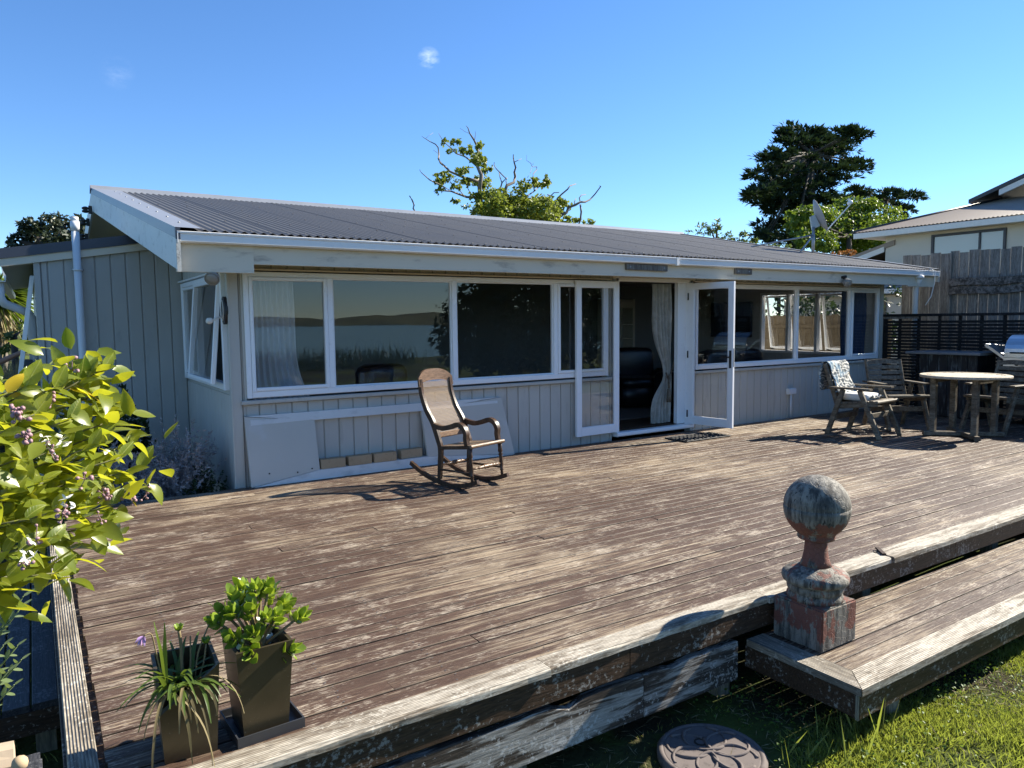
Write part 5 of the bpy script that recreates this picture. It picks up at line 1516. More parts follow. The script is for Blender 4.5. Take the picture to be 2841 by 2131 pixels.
def zc_(box, sc):                                    # picture measurements in a named crop -> world
    ox, oy = box
    return lambda u, v, y: at_y(ox+u*sc, oy+v*sc, y)
def mk_clumps(conv, lst, y, sc, dep=1.0, seed=0):
    r = random.Random(seed); out = []
    for (u, v, ru, rv) in lst:
        yy = y + r.uniform(-1,1)*dep; c = conv(u,v,yy); e = conv(u+ru,v,yy); f_ = conv(u,v+rv,yy)
        rx = abs((e-c).x); rz_ = abs((f_-c).z); out.append((c, rx, min(rx,rz_*1.6,dep*1.3), rz_))
    return out
# half-dead oak behind the ridge
B2 = zc_((1100,330), 600/2212); OY = 24.0
oak_l = [([(900,1250),(900,1040),(860,900),(850,700),(870,580),(830,490),(840,380),(830,290),(790,210),(750,150),(730,90),(712,70)],.26,.012),
 ([(830,490),(760,430),(700,385),(610,355),(560,300),(490,240),(455,190),(430,145)],.09,.008),
 ([(850,640),(760,620),(690,600),(620,570),(550,540),(500,490),(450,450),(430,410),(435,360),(425,290),(400,260),(340,230),(300,205),(258,178)],.14,.008),
 ([(300,200),(340,165),(375,142)],.015,.006), ([(435,360),(400,335),(378,318)],.02,.008),
 ([(900,900),(790,800),(720,800),(640,770),(560,740),(490,735)],.13,.03), ([(500,730),(490,700),(420,660),(340,625),(290,580),(255,550),(237,520)],.07,.012),
 ([(700,800),(640,720),(560,660),(540,620)],.05,.01), ([(790,800),(740,730),(720,690),(745,650)],.05,.01),
 ([(1000,1250),(1020,1000),(1060,820),(1100,760),(1130,680),(1200,650),(1215,590),(1205,540),(1220,500),(1205,450),(1195,400),(1195,365)],.2,.02), ([(1210,440),(1240,425),(1278,408)],.035,.012),
 ([(1060,720),(1080,650),(1120,610),(1060,550),(1020,510),(998,470),(1000,445)],.07,.015), ([(1080,660),(1060,600),(1050,550)],.05,.02), ([(1125,690),(1120,640),(1130,600)],.05,.02),
 ([(1180,1250),(1200,1050),(1240,960),(1300,890),(1370,850),(1375,820),(1300,815),(1340,785),(1410,740),(1470,680)],.22,.02),
 ([(1410,740),(1400,650),(1390,610),(1400,560),(1435,520),(1435,490),(1390,490),(1370,450),(1330,425),(1332,370)],.06,.006), ([(1340,600),(1370,550),(1385,490)],.03,.008), ([(1380,450),(1395,470),(1405,440)],.012,.006),
 ([(1500,1250),(1580,1080),(1640,1020),(1700,975),(1740,960),(1760,905),(1830,880),(1880,850),(1930,850),(1980,825),(2030,770),(2090,690),(2075,685)],.2,.018),
 ([(1880,850),(1870,810),(1890,780),(1935,773)],.06,.02), ([(1825,880),(1820,850),(1835,815)],.06,.02), ([(1640,1020),(1600,880),(1580,830),(1570,785),(1545,775)],.11,.03), ([(1575,790),(1610,755),(1665,752)],.06,.02),
 ([(1600,900),(1650,810),(1690,770),(1750,720),(1775,685),(1835,665)],.09,.025), ([(1840,1200),(1855,1105),(1880,1040),(1890,950),(1880,880)],.09,.05),
 ([(260,1150),(210,975),(170,915),(180,880),(160,830),(135,790)],.07,.03), ([(750,150),(700,130),(650,95)],.02,.006), ([(800,210),(808,160),(806,125)],.03,.006), ([(690,300),(740,290),(760,240)],.03,.008), ([(560,740),(480,690)],.03,.02)]
oak_c = [(1000,900,170,110),(1150,980,200,90),(1350,980,180,90),(1550,960,160,110),(900,960,120,80),(1250,850,140,100),(1450,870,120,90),(1050,830,120,90),(620,245,60,35),(720,320,90,45),(570,330,40,25),(860,290,40,40),(850,255,20,25),(800,400,110,60),(880,440,45,60),(920,510,60,50),(660,520,90,45),(480,590,100,50),(440,650,70,40),(620,670,60,45),(430,730,45,35),(720,650,80,60),(870,640,100,80),(620,850,45,30),(680,890,15,15),(840,780,90,60),(820,930,80,80),(1000,800,130,100),(1000,950,150,100),(1150,870,150,120),(1120,1000,150,60),(1280,700,90,60),(1300,920,130,130),(1450,650,120,50),(1530,640,40,55),(1480,900,120,110),(1640,950,120,120),(1700,860,60,40),(1450,1020,150,60),(1750,1020,50,50),(1960,1060,55,40),(900,1060,180,60),(1300,1080,250,60),(1650,1090,150,40),(495,245,40,30),(1830,1030,40,40)]
ro = random.Random(12); limbs = []
for pts, r0, r1 in oak_l:
    q = [B2(u,v,OY+ro.uniform(-.5,.5)*(1 if k else 0)) for k,(u,v) in enumerate(pts)]; limbs.append((q, r0*.42, r1*.8))
tk = B2(1050,1250,OY)
tree('oak_tree', 'half-dead leafy tree with bare twisted branches behind the roof ridge', 'tree', mk_clumps(B2, oak_c, OY, 1, 1.4, 1), [(Vector((tk.x,OY,-.6)),.42),(Vector((tk.x,OY,tk.z*.5)),.38),(tk,.30)], 'oakleaf', (.125,.095), 2300, 3, 'oakbark', None, .4, .15, limbs)
# tall dark cypress
B3 = zc_((1780,330), 1061/2212)
cy = [(1010,105,200,45),(840,100,100,25),(1240,90,130,22),(770,215,90,45),(900,190,150,80),(1080,180,130,80),(1190,170,70,50),(760,330,140,70),(930,300,200,100),(1230,270,90,40),(1120,310,130,70),(690,430,90,50),(860,420,180,90),(1060,420,120,80),(720,520,80,50),(880,540,190,100),(760,640,110,60),(1000,540,120,90),(720,690,60,40),(850,690,120,60),(640,440,40,25),(640,330,35,30),(990,640,120,80)]
cb_ = B3(900,760,46)
tree('cypress_tree', 'tall dark wind-shaped cypress tree beyond the roof', 'tree', shelves(mk_clumps(B3, cy, 46, 1, 3.0, 2), 3, .24, 5), [(Vector((cb_.x,46,-.6)),.8),(cb_,.7),(B3(960,500,46),.5),(B3(990,200,46),.2)], 'cypress', (.62,.22), 420, 5, 'bark2', None, .4, .1, None, True)
cy2 = [(1290,430,90,28),(1420,440,110,38),(1560,445,85,25),(1480,510,70,35),(1530,550,40,28),(1230,440,70,30),(1370,480,90,30)]
c2b = B3(1400,620,52)
tree('cypress_tree', 'smaller dark cypress top spreading right of the tall one', 'tree', shelves(mk_clumps(B3, cy2, 52, 1, 2.2, 4), 2, .32, 6), [(Vector((c2b.x,52,-.6)),.6),(c2b,.4),(B3(1420,470,52),.2)], 'cypress', (.60,.20), 420, 6, 'bark2', None, .4, .1, None, True)
lt = [(1010,560,130,55),(1260,500,110,50),(1340,560,160,75),(1130,590,150,90),(1250,660,190,80),(950,600,90,60),(1430,640,100,70),(1000,700,120,60),(1300,740,140,50),(880,560,40,30),(1150,750,160,40)]
lb = B3(1200,800,33)
tree('broadleaf_tree', 'bright spring-green leafy tree below the dark cypress', 'tree', mk_clumps(B3, lt, 33, 1, 2.0, 5), [(Vector((lb.x,33,-.6)),.35),(lb,.25),(B3(1200,680,33),.15)], 'brightleaf', (.25,.18), 560, 7)
bs = [(400,640,75,45),(470,680,60,35),(440,610,25,25)]
tree('shrub', 'silvery green shrub top showing over the roof', 'shrub', mk_clumps(B3, bs, 20, 1, .6, 6), [(Vector((B3(430,700,20).x,20,-.6)),.12),(B3(430,720,20),.08)], 'bushleaf', (.15,.06), 1100, 8, group='shrubs behind the roof')
bs = [(580,690,75,30),(660,710,50,25)]
tree('shrub', 'rounded shrub top left of the cypress trunk over the roof', 'shrub', mk_clumps(B3, bs, 20, 1, .6, 7), [(Vector((B3(600,730,20).x,20,-.6)),.12),(B3(600,730,20),.08)], 'bushleaf', (.14,.07), 1100, 9, group='shrubs behind the roof')
bs = [(750,735,60,16),(850,745,50,14)]
tree('shrub', 'low strip of shrub leaves over the roof beside the dish struts', 'shrub', mk_clumps(B3, bs, 19, 1, .5, 8), [(Vector((B3(800,760,19).x,19,-.6)),.1),(B3(800,760,19),.06)], 'bushleaf', (.14,.07), 1200, 10, group='shrubs behind the roof')
bs = [(140,668,28,14),(275,665,16,26)]
tree('shrub', 'thin twig tips just clearing the roof ridge', 'shrub', mk_clumps(B3, bs, 21, 1, .3, 9), [(Vector((B3(200,700,21).x,21,-.6)),.08),(B3(200,700,21),.05)], 'bushleaf', (.15,.05), 1300, 11, group='shrubs behind the roof')
bs = [(1150,775,40,14),(1215,770,35,14)]
tree('orange_shrub', 'small orange-leaved shrub tips right of the dish pole', 'shrub', mk_clumps(B3, bs, 17, 1, .3, 10), [(Vector((B3(1180,790,17).x,17,-.6)),.06),(B3(1180,790,17),.04)], 'orangeleaf', (.10,.06), 2200, 12)
# shrubs beyond the low fence, seen through the house
tree('fence_shrub', 'dark glossy shrub above the low fence, seen through the end window', 'shrub', [(Vector((15.9,9.0,1.6)),.8,1.0,.9),(Vector((16.1,10.6,1.8)),.8,1.1,.9),(Vector((16.0,12.0,1.7)),.8,1.0,.8)], [(Vector((16,10.4,-.6)),.12),(Vector((16,10.4,1.0)),.08)], 'darkleaf', (.13,.07), 900, 13)
# pohutukawa at the left
B1 = zc_((0,560), 300/922)
ph = [(250,230,100,80),(400,210,120,95),(560,210,110,100),(670,210,60,95),(150,330,85,55),(300,320,130,65),(480,300,140,70),(620,320,110,60),(110,380,60,30)]
pb = B1(400,420,30)
tree('pohutukawa_tree', 'dense grey-green rounded tree behind the extension roof', 'tree', mk_clumps(B1, ph, 30, 1, 1.6, 11), [(Vector((pb.x,30,-.6)),.4),(pb,.3)], 'pohut', (.16,.09), 3200, 14, up=.3)
# hedge bushes at far left
for nm_, lab, lst, yy, sd_, mt in (('garden_bush','sunlit green bush below the cabbage tree at the left edge',[(110,900,90,90),(180,820,60,70),(60,1050,80,80),(200,960,50,80)],21,15,'brightleaf'),
                          ('garden_bush','darker green bush tucked under the extension gutter',[(200,690,70,60),(150,740,50,40),(240,620,40,40)],23,16,'bushleaf'),
                          ('garden_bush','pale weedy bush behind the reaching arm',[(110,1150,110,70),(50,1240,80,60),(190,1100,60,60)],19,17,'bushleaf')):
    tree(nm_, lab, 'bush', mk_clumps(B1, lst, yy, 1, .6, sd_), [(Vector((B1(120,1300,yy).x,yy,-.6)),.1),(B1(120,1150,yy),.06)], mt, (.12,.08), 1300, sd_, group='bushes at the left edge')
rg_ = np.random.default_rng(31); n = 2600
base_ = np.array([[B1(u,1330,17).x, 17+rg_.uniform(-1.2,1.2), -.55] for u in rg_.uniform(-120,240,n)])
dr_ = rg_.normal(size=(n,3))*.25+np.array([0,0,1.])
me = leaves_mesh('dry_grass', base_, rg_.normal(size=(n,3)), rg_.uniform(.7,1.6,n), .03, rg_, dr_)
o = place('dry_grass', me, M['drygrass']); tag(o, 'tall dry grass and stalks at the far left edge', 'grass', kind='stuff')
# cabbage tree
ctp = thing('cabbage_tree', 'spiky cabbage tree with drooping dead skirt at the left edge', 'tree', (B1(-25,1300,20).x,20,-.6))
top_ = B1(-30,800,20)
MB().tube([(top_.x,20,-.6),(top_.x+.03,20,top_.z*.5),(top_.x,20,top_.z-.05)], [.14,.11,.09], 10).build('trunk', M['oakbark'], ctp)
n = 420; d_ = rg_.normal(size=(n,3)); d_ /= np.linalg.norm(d_,axis=1,keepdims=True); d_[:,2] = d_[:,2]*.8+.15
me = leaves_mesh('crown', np.tile(np.array(top_-Vector(ctp.location)),(n,1))+d_*.06, rg_.normal(size=(n,3))+np.array([0,0,1.]), rg_.uniform(.55,.85,n), .035, rg_, d_, .1, .25); place('crown', me, M['brightleaf'], ctp)
n = 260; d_ = rg_.normal(size=(n,3))*.28+np.array([0,0,-1.])
me = leaves_mesh('dead_skirt', np.array(top_-Vector(ctp.location))+rg_.normal(size=(n,3))*np.array([.08,.08,.2])-np.array([0,0,.3]), rg_.normal(size=(n,3)), rg_.uniform(.5,.9,n), .04, rg_, d_); place('dead_skirt', me, M['drygrass'], ctp)
# big evergreen and low hedge behind the viewer (mirrored in the windows)
tree('coastal_tree', 'large dark evergreen tree on the lawn, mirrored in the middle panes', 'tree', [(Vector((15.0,-6.5,2.0)),2.6,2.6,2.4),(Vector((17.8,-7.0,3.0)),2.6,2.6,2.8),(Vector((13.4,-7.6,1.2)),1.6,1.6,1.6),(Vector((20.5,-7.0,2.6)),2.6,2.6,2.6),(Vector((16.2,-6.4,4.6)),2.2,2.2,1.8),(Vector((23.0,-6.0,2.4)),2.4,2.4,2.6)], [(Vector((17.5,-7,-.6)),.45),(Vector((17.5,-7,1.4)),.35)], 'darkleaf', (.26,.15), 1000, 18)
n = 2200; xx = rg_.uniform(1,16,n); base_ = np.stack([xx, -17.5+rg_.normal(size=n)*.8-.1*xx, np.full(n,-.6)],1); dr_ = rg_.normal(size=(n,3))*.35+np.array([0,0,1.])
me = leaves_mesh('flax', base_, rg_.normal(size=(n,3)), rg_.uniform(.5,1.3,n), .04, rg_, dr_)
o = place('shore_grass', me, M['darkleaf']); tag(o, 'dark tussock grass along the lawn edge above the shore', 'grass', kind='stuff')

# lawn grass near the deck
rg2 = np.random.default_rng(77)
def grass_patch(n, x0, x1, y0, y1, hmin, hmax, dens=None):
    x = rg2.uniform(x0,x1,n); y = rg2.uniform(y0,y1,n)
    k = np.sin(x*5.1+y*3.3)+np.sin(x*2.3-y*6.1)+rg2.normal(size=n)*.8
    ok = k > -.8
    ok &= ~((x-2.70)**2+(y-2.37)**2 < .29**2)
    if dens is not None: ok &= dens(x,y)
    x, y = x[ok], y[ok]; m = len(x)
    z = np.array([ground_z(a,b) for a,b in zip(x,y)])-.01
    h = rg2.uniform(hmin,hmax,m)*(1+.35*np.sin(x*3+y*2))
    d = rg2.normal(size=(m,3))*.42+np.array([0,0,1.])
    return np.stack([x,y,z],1), h, d
P_, H_, D_ = [], [], []
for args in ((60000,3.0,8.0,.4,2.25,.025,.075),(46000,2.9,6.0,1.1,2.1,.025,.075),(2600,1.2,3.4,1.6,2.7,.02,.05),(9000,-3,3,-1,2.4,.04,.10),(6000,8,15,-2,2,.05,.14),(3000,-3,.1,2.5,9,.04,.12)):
    a, h, d = grass_patch(*args); P_.append(a); H_.append(h); D_.append(d)
P_, H_, D_ = np.concatenate(P_), np.concatenate(H_), np.concatenate(D_)
me = leaves_mesh('grass', P_, rg2.normal(size=P_.shape), H_, .0040, rg2, D_, .1, .18)
o = place('grass', me, M['grass']); tag(o, 'sunlit lawn grass in front of the step', 'grass', kind='stuff')
# tall blades at the step corner
a, h, d = grass_patch(34, 2.85,3.5,1.75,2.15,.10,.26, None); d = rg2.normal(size=a.shape)*.22+np.array([0,0,1.])
me = leaves_mesh('tall_grass', a, rg2.normal(size=a.shape), h, .009, rg2, d, .1, .1); o = place('tall_grass', me, M['grass']); tag(o, 'tuft of long grass blades by the step corner', 'grass', kind='stuff')
# clover and weeds
n = 11000; x = 1.2+5.3*np.sqrt(rg2.uniform(0,1,n)); y = rg2.uniform(1.0,2.75,n); k = np.sin(x*4.3+1)+np.sin(y*7-x*3)+rg2.normal(size=n)*.6; ok = (k>.2)&~((x-2.70)**2+(y-2.37)**2<.30**2); x, y = x[ok], y[ok]
z = np.array([ground_z(a_,b_) for a_,b_ in zip(x,y)])+rg2.uniform(.005,.085,len(x))
me = leaves_mesh('clover', np.stack([x,y,z],1), rg2.normal(size=(len(x),3))*.45+np.array([0,0,1.]), .017, .014, rg2); o = place('clover', me, M['weed']); tag(o, 'clover and small weeds in the lawn under the deck edge', 'weeds', kind='stuff')
n = 1500; x = rg2.uniform(1.3,5.5,n); y = rg2.uniform(1.6,2.8,n); z = np.array([ground_z(a_,b_) for a_,b_ in zip(x,y)])+.012
dd = rg2.normal(size=(n,3)); dd[:,2] *= .15
me = leaves_mesh('straw', np.stack([x,y,z],1), rg2.normal(size=(n,3))*.3+np.array([0,0,1.]), .07, .004, rg2, dd); o = place('straw', me, M['drygrass']); tag(o, 'dry clippings scattered on the soil by the deck', 'grass', kind='stuff')

# garden bed shrubs in the corner beside the side window
def stemplant(name, label, c, hgt, rad, nst, leafmat_, ll, lw, per, seed, stem='lavender', cat='shrub', group=None, flowers=None):
    rng = np.random.default_rng(seed); t_ = thing(name, label, cat, c, 0, group)
    b = MB(); P_, D_ = [], []
    for i in range(nst):
        a = rng.uniform(0,2*math.pi); r = rad*math.sqrt(rng.uniform(0,1)); h = hgt*rng.uniform(.55,1.1)*(1-.35*(r/rad)**2)
        tip = np.array([r*math.cos(a), r*math.sin(a), h]); mid = tip*np.array([.45,.45,.55])
        b.tube([(0.25*tip[0],.25*tip[1],0),tuple(mid),tuple(tip)], [.006,.004,.002], 4, cap=False)
        for k in range(per):
            s_ = rng.uniform(.25,1.0); q = mid+(tip-mid)*(s_-.5)*2 if s_ > .5 else mid*s_*2
            P_.append(q); D_.append(rng.normal(size=3)*.7+np.array([math.cos(a)*.5,math.sin(a)*.5,.5]))
    b.build('stems', M[stem] if stem in M else M['twig'], t_)
    me = leaves_mesh('foliage', np.array(P_), rng.normal(size=(len(P_),3))+np.array([0,0,.6]), ll, lw, rng, np.array(D_)); place('foliage', me, M[leafmat_], t_)
    if flowers:
        b = MB()
        for k in range(flowers):
            q = P_[rng.integers(0,len(P_))]; b.lathe([(.004,0),(.013,.004),(.006,.008)], (q[0],q[1],q[2]+.02), rng.normal(size=3), 6)
        b.build('blossoms', M['petal'], t_)
    return t_
stemplant('silver_shrub', 'silvery lavender shrub in the shaded bed by the house corner', (1.14,7.95,-.45), 1.10, .46, 130, 'lavender', .045, .013, 80, 41)
stemplant('silver_shrub', 'lower silvery shrub with dry stalks beside the deck rear edge', (.55,7.95,-.45), .95, .48, 110, 'lavender', .045, .013, 80, 42)
stemplant('white_flowered_shrub', 'dark green shrub with tiny white flowers at the foot of the corner', (1.36,7.68,-.45), .66, .24, 50, 'darkleaf', .03, .018, 50, 43, flowers=60)
stemplant('dark_shrub', 'dark broad-leaved shrub against the extension wall', (.62,8.9,-.45), 1.35, .50, 60, 'darkleaf', .075, .050, 60, 44)

# ================================================================== NEAR PLANTS
def leaf_shape(L, Wd, nseg=6, fold=.22, curl=.25, tipp=1.0, wavy=0.0, blunt=False):
    """one leaf along +Y, upper side +Z, with midrib fold, curl and pointed (or blunt) tip"""
    b = MB(); vs = []
    for i in range(nseg+1):
        s = i/nseg
        if blunt: w_ = Wd*.5*math.sqrt(max(0,1-(2*(s**.62)-1)**2))
        else: w_ = Wd*.5*(math.sin(math.pi*s**.78)**.85)*(1 if s < .97 else .3)
        y = L*s*(1-.12*curl*s); z = -curl*L*s*s*.5
        wz = wavy*Wd*math.sin(s*9)
        vs += [(-w_,y,z+fold*w_+wz),(0,y,z),(w_,y,z+fold*w_-wz)]
    fs = []
    for i in range(nseg):
        a = i*3; fs += [(a,a+1,a+4,a+3),(a+1,a+2,a+5,a+4)]
    b.add(vs, fs, True)
    return b
def orient(d, up):
    """rotation taking +Y to d with +Z near up"""
    y = Vector(d).normalized(); z = Vector(up); z = (z-y*z.dot(y)); z = z.normalized() if z.length > 1e-4 else y.orthogonal().normalized()
    x = y.cross(z); return Matrix((x,y,z)).transposed()
lm_meshes = []
for k in range(6):
    b = leaf_shape(.101, .040+.006*(k%3), 8, .16+.14*(k%3), (.2,.7,-.25,.4,.9,.0)[k], 1, .03*(k%3))
    lm_meshes.append(b.mesh('leaf'))
yl_meshes = [leaf_shape(.115,.058,7,.25,.5,1,.05).mesh('leaf') for k in range(2)]
for m_ in lm_meshes: m_.materials.append(M['lemonv']); m_['fx'] = 1
for m_ in yl_meshes: m_.materials.append(M['lemony']); m_['fx'] = 1
lt_ = thing('lemon_tree', 'lemon tree with yellow-green leaves and lilac buds at the left edge', 'tree', (-1.0,2.25,GZ))
rl = random.Random(19)
twg = MB()
hub = Vector((-.95,2.30,.80))
twg.tube([(-1.0,2.25,GZ),(-1.02,2.27,.1),(-.98,2.28,.5),hub], [.05,.045,.04,.03], 10)
sprigs = [ # px, py, distance, leaves
 (300,1025,2.30,9),(245,1045,2.35,7),(70,1075,2.2,8),(20,1090,2.1,8),(150,1075,2.25,8),(215,1075,2.35,7),(290,1090,2.35,7),
 (345,1165,2.4,7),(300,1200,2.35,7),(95,1150,2.15,8),(190,1165,2.25,8),(30,1190,2.1,7),(395,1235,2.45,6),(430,1300,2.45,6),
 (360,1270,2.4,7),(250,1240,2.3,8),(150,1250,2.2,8),(60,1270,2.1,8),(465,1345,2.5,5),(380,1330,2.4,6),(310,1320,2.35,7),(220,1330,2.25,8),(120,1340,2.15,8),
 (30,1370,2.1,8),(330,1400,2.4,6),(240,1410,2.3,7),(150,1420,2.2,7),(70,1440,2.15,7),(300,1450,2.35,5),(210,1490,2.3,6),(130,1510,2.2,6),(50,1530,2.1,6),(150,1590,2.25,4),(20,1600,2.1,5),
 (-80,1100,2.1,4),(-90,1300,2.1,4),(-80,1480,2.1,4),(-200,1200,2.1,3),(-200,1400,2.1,3)]
nleaf = 0
budm = MB().lathe([(.002,0),(.0055,.003),(.0065,.007),(.004,.012),(.001,.014)], n=7).mesh('bud'); budm.materials.append(M['bud']); budm['fx'] = 1
for si, (px_, py_, dd_, nl) in enumerate(sprigs):
    px_ = px_ - max(0,(px_-250)*.26)
    tip = at_d(px_, py_, dd_+rl.uniform(-.06,.06))
    root = hub.lerp(tip, .45)+Vector((rl.uniform(-.05,.05),rl.uniform(-.06,.06),rl.uniform(-.05,.04)))
    midp = root.lerp(tip,.55)+Vector((0,0,.03))
    pts = smooth([hub.lerp(root,.5), root, midp, tip], 4)
    twg.tube(pts, [.007-.0048*i/(len(pts)-1) for i in range(len(pts))], 6)
    ax = (tip-midp).normalized()
    for k in range(nl):
        if nleaf >= 298: break
        s = 1-.75*(k/nl)**1.1
        p = midp.lerp(tip, s) if k < nl-2 else root.lerp(midp, rl.uniform(.4,.95))
        az = k*2.4+rl.uniform(-.4,.4)
        o1 = ax.orthogonal().normalized(); o2 = ax.cross(o1)
        d = (o1*math.cos(az)+o2*math.sin(az))*(.9 if k > 1 else .55)+ax*.55+Vector((.12,-.05,.12))
        up = Vector((rl.uniform(-.3,.9),rl.uniform(-1.3,.1),.9)) - ax*.2
        yel = rl.random() < .045
        me = rl.choice(yl_meshes) if yel else rl.choice(lm_meshes)
        o = bpy.data.objects.new('leaf', me); COL.objects.link(o); o.parent = lt_
        sc_ = rl.uniform(.62,1.02) if k > 1 else rl.uniform(.5,.8)
        o.matrix_local = Matrix.Translation(p-Vector(lt_.location)) @ orient(d, up).to_4x4() @ Matrix.Scale(sc_, 4)
        nleaf += 1
twg.build('branches', M['twig'], lt_)
inner = MB()
for (px_, py_, dd_, nl) in sprigs[:34]:
    px_ = px_ - max(0,(px_-250)*.30)
    c = at_d(px_, py_, dd_+.05)
    for k in range(13 if px_ < 300 else 5):
        q = c+Vector((rl.gauss(-.03,.05),rl.gauss(.02,.05),rl.gauss(-.02,.05))); R3 = orient((rl.gauss(.2,1),rl.gauss(0,1),rl.gauss(.2,.6)), (rl.gauss(.2,.5),rl.gauss(-.4,.5),1)); ls = leaf_shape(rl.uniform(.06,.10),rl.uniform(.03,.044),5,.25,rl.uniform(-.1,.8))
        inner.add([q+R3@Vector(v) for v in ls.v], ls.f, True)
io = inner.build('inner_foliage', M['lemon'], lt_); io['kind'] = 'stuff'
# bud clusters, blossoms and two small fruit
for ci, (px_, py_, dd_, nb_, fl) in enumerate(((45,1150,2.02,26,0),(140,1255,2.1,10,9),(305,1380,2.28,18,0),(235,1330,2.18,10,0),(70,1215,2.0,14,0),(175,1425,2.1,12,3),(400,1375,2.42,12,0),(290,1440,2.3,6,0),(100,1500,2.08,10,0),(150,1105,2.2,8,0),(200,1025,2.3,6,0),(60,1560,2.05,6,5),(460,1372,2.5,8,0))):
    px_ = px_ - max(0,(px_-250)*.26)
    c = at_d(px_, py_, dd_); cl = MB()
    for k in range(max(4,int(nb_*.65))):
        q = c+Vector((rl.gauss(0,.009),rl.gauss(0,.009),rl.gauss(0,.012))); dd2 = Vector((rl.gauss(0,1),rl.gauss(0,1),rl.gauss(.3,.8)))
        s = rl.uniform(.5,.95); cl.lathe([(.002*s,0),(.0055*s,.003*s),(.0066*s,.008*s),(.004*s,.013*s),(.001,.015*s)], q, dd2, 7)
        cl.tube([c, q], .0012, 3, cap=False)
    cl.build('bud_cluster', M['bud'], lt_)
    if fl:
        cl = MB()
        for k in range(fl):
            q = c+Vector((rl.gauss(.01,.016),rl.gauss(0,.012),rl.gauss(.012,.014)))
            for j in range(5):
                d = Vector((rl.gauss(0,1),rl.gauss(0,1),rl.gauss(.4,.7))).normalized(); R3 = orient(d, (rl.gauss(0,1),0,1))
                ls = leaf_shape(.019,.007,3,.1,.5); cl.add([q+R3@Vector(v) for v in ls.v], ls.f, True)
        cl.build('blossom', M['petal'], lt_)

# jade plant in the tall pot
jd = thing('jade_plant', 'jade plant with plump green leaves in the right bronze pot', 'plant', (.680,2.915,.30), 0, None, world=False)
jl = []
for k in range(3):
    b = leaf_shape(.048+.004*k,.032+.002*k,6,.14,-.15,blunt=True); vs0 = [tuple(v) for v in b.v]; nf = len(b.f); nv_ = len(vs0)
    fs0 = list(b.f)
    b.add([(x*.97,y,z-.0055*math.sin(math.pi*min(1,max(0,y/.04)))-.0008) for x,y,z in vs0], [tuple(reversed(f)) for f in fs0], True)
    m_ = b.mesh('leaf'); m_.materials.append(M['jade']); m_['fx'] = 1; jl.append(m_)
stm = MB(); nj = 0; rj = random.Random(6)
tips = [(-.125,.00,.17),(-.06,.03,.245),(-.02,-.02,.20),(.03,.05,.235),(.06,-.03,.15),(.10,.04,.175),(.145,-.01,.12),(-.09,-.05,.11),(.00,.0,.27),(-.04,.06,.19),(.07,.07,.20),(-.045,-.085,.05),(-.03,-.06,.12),(.12,.06,.14),(.02,-.05,.17),(-.10,.05,.19),(.09,-.08,.03),(-.02,.08,.25),(.05,.02,.26),(-.075,-.01,.20)]
for k, tp in enumerate(tips):
    tip = Vector((tp[0]*1.22,tp[1]*1.2,tp[2]*1.0)); fork = Vector((tip.x*.35,tip.y*.35,tip.z*.42)); root = Vector((rj.uniform(-.03,.03),rj.uniform(-.03,.03),-.01))
    stm.tube(smooth([root,fork,tip],4), [.0085-.004*i/8 for i in range(9)], 7)
    ax = (tip-fork).normalized()
    for j in range(9):
        pr = j//2; p = tip - ax*(.012*pr); az = (j%2)*math.pi + pr*math.pi/2 + k
        o1 = ax.orthogonal().normalized(); o2 = ax.cross(o1); side_ = o1*math.cos(az)+o2*math.sin(az)
        d = side_*(.45+.22*pr)+ax*(1.0-.12*pr)
        o = bpy.data.objects.new('leaf', rj.choice(jl)); COL.objects.link(o); o.parent = jd
        o.matrix_local = Matrix.Translation(p) @ orient(d, ax*1.0-side_*.6).to_4x4() @ Matrix.Scale(rj.uniform(.85,1.25)*(1 if pr else .8), 4); nj += 1
stm.build('stems', M['jadestem'], jd)
# little blue plastic pot set among the stems
bp_ = MB(); bp_.lathe([(.026,0),(.036,.05),(.040,.052),(.040,.060),(.035,.060),(.031,.02)], n=4, smooth=False); o = bp_.build('small_plastic_pot', plain('pale_blue_plastic', (.42,.55,.60), .5)); o.location = (.715,2.95,.302); tag(o, 'small pale blue plastic pot inside the jade plant pot', 'plant pot')

# strap-leaved orchid in the broken pot
orc = thing('orchid_plant', 'drooping strap-leaved orchid with a wilted violet bloom in the broken pot', 'plant', (.400,2.90,.225), 0, None, world=False)
def strap(parent, base, d0, L, droop, wd, mat, seed, name='leaf'):
    r = random.Random(seed); b = MB(); p = Vector(base); d = Vector(d0).normalized(); n = 9; pts = []; ws = []
    for i in range(n+1):
        pts.append(p.copy()); ws.append(max(.0015, wd*math.sin(math.pi*min(1,(.18+.82*i/n)))**.7)); d = (d+Vector((r.uniform(-.05,.05),r.uniform(-.05,.05),-droop/n*2.2))).normalized(); p = p+d*L/n
    sd_ = d.cross(Vector((0,0,1))); sd_ = sd_.normalized() if sd_.length > .05 else Vector((1,0,0))
    vs = []
    for q, w_ in zip(pts, ws): vs += [q-sd_*w_, q+Vector((0,0,-w_*.35)), q+sd_*w_]
    b.add(vs, [(i*3,i*3+1,i*3+4,i*3+3) for i in range(n)]+[(i*3+1,i*3+2,i*3+5,i*3+4) for i in range(n)], True)
    return b.build(name, M[mat], parent)
rs3 = random.Random(15)
for k in range(46):
    a = rs3.uniform(-2.9,-.3) if k < 30 else rs3.uniform(0,3.1)
    strap(orc, (rs3.uniform(-.06,.04),rs3.uniform(-.06,.02),.03), (math.cos(a)*.8,math.sin(a)*.7,rs3.uniform(.7,1.5)), rs3.uniform(.16,.30), rs3.uniform(.5,1.1), rs3.uniform(.0055,.009), 'strap', k)
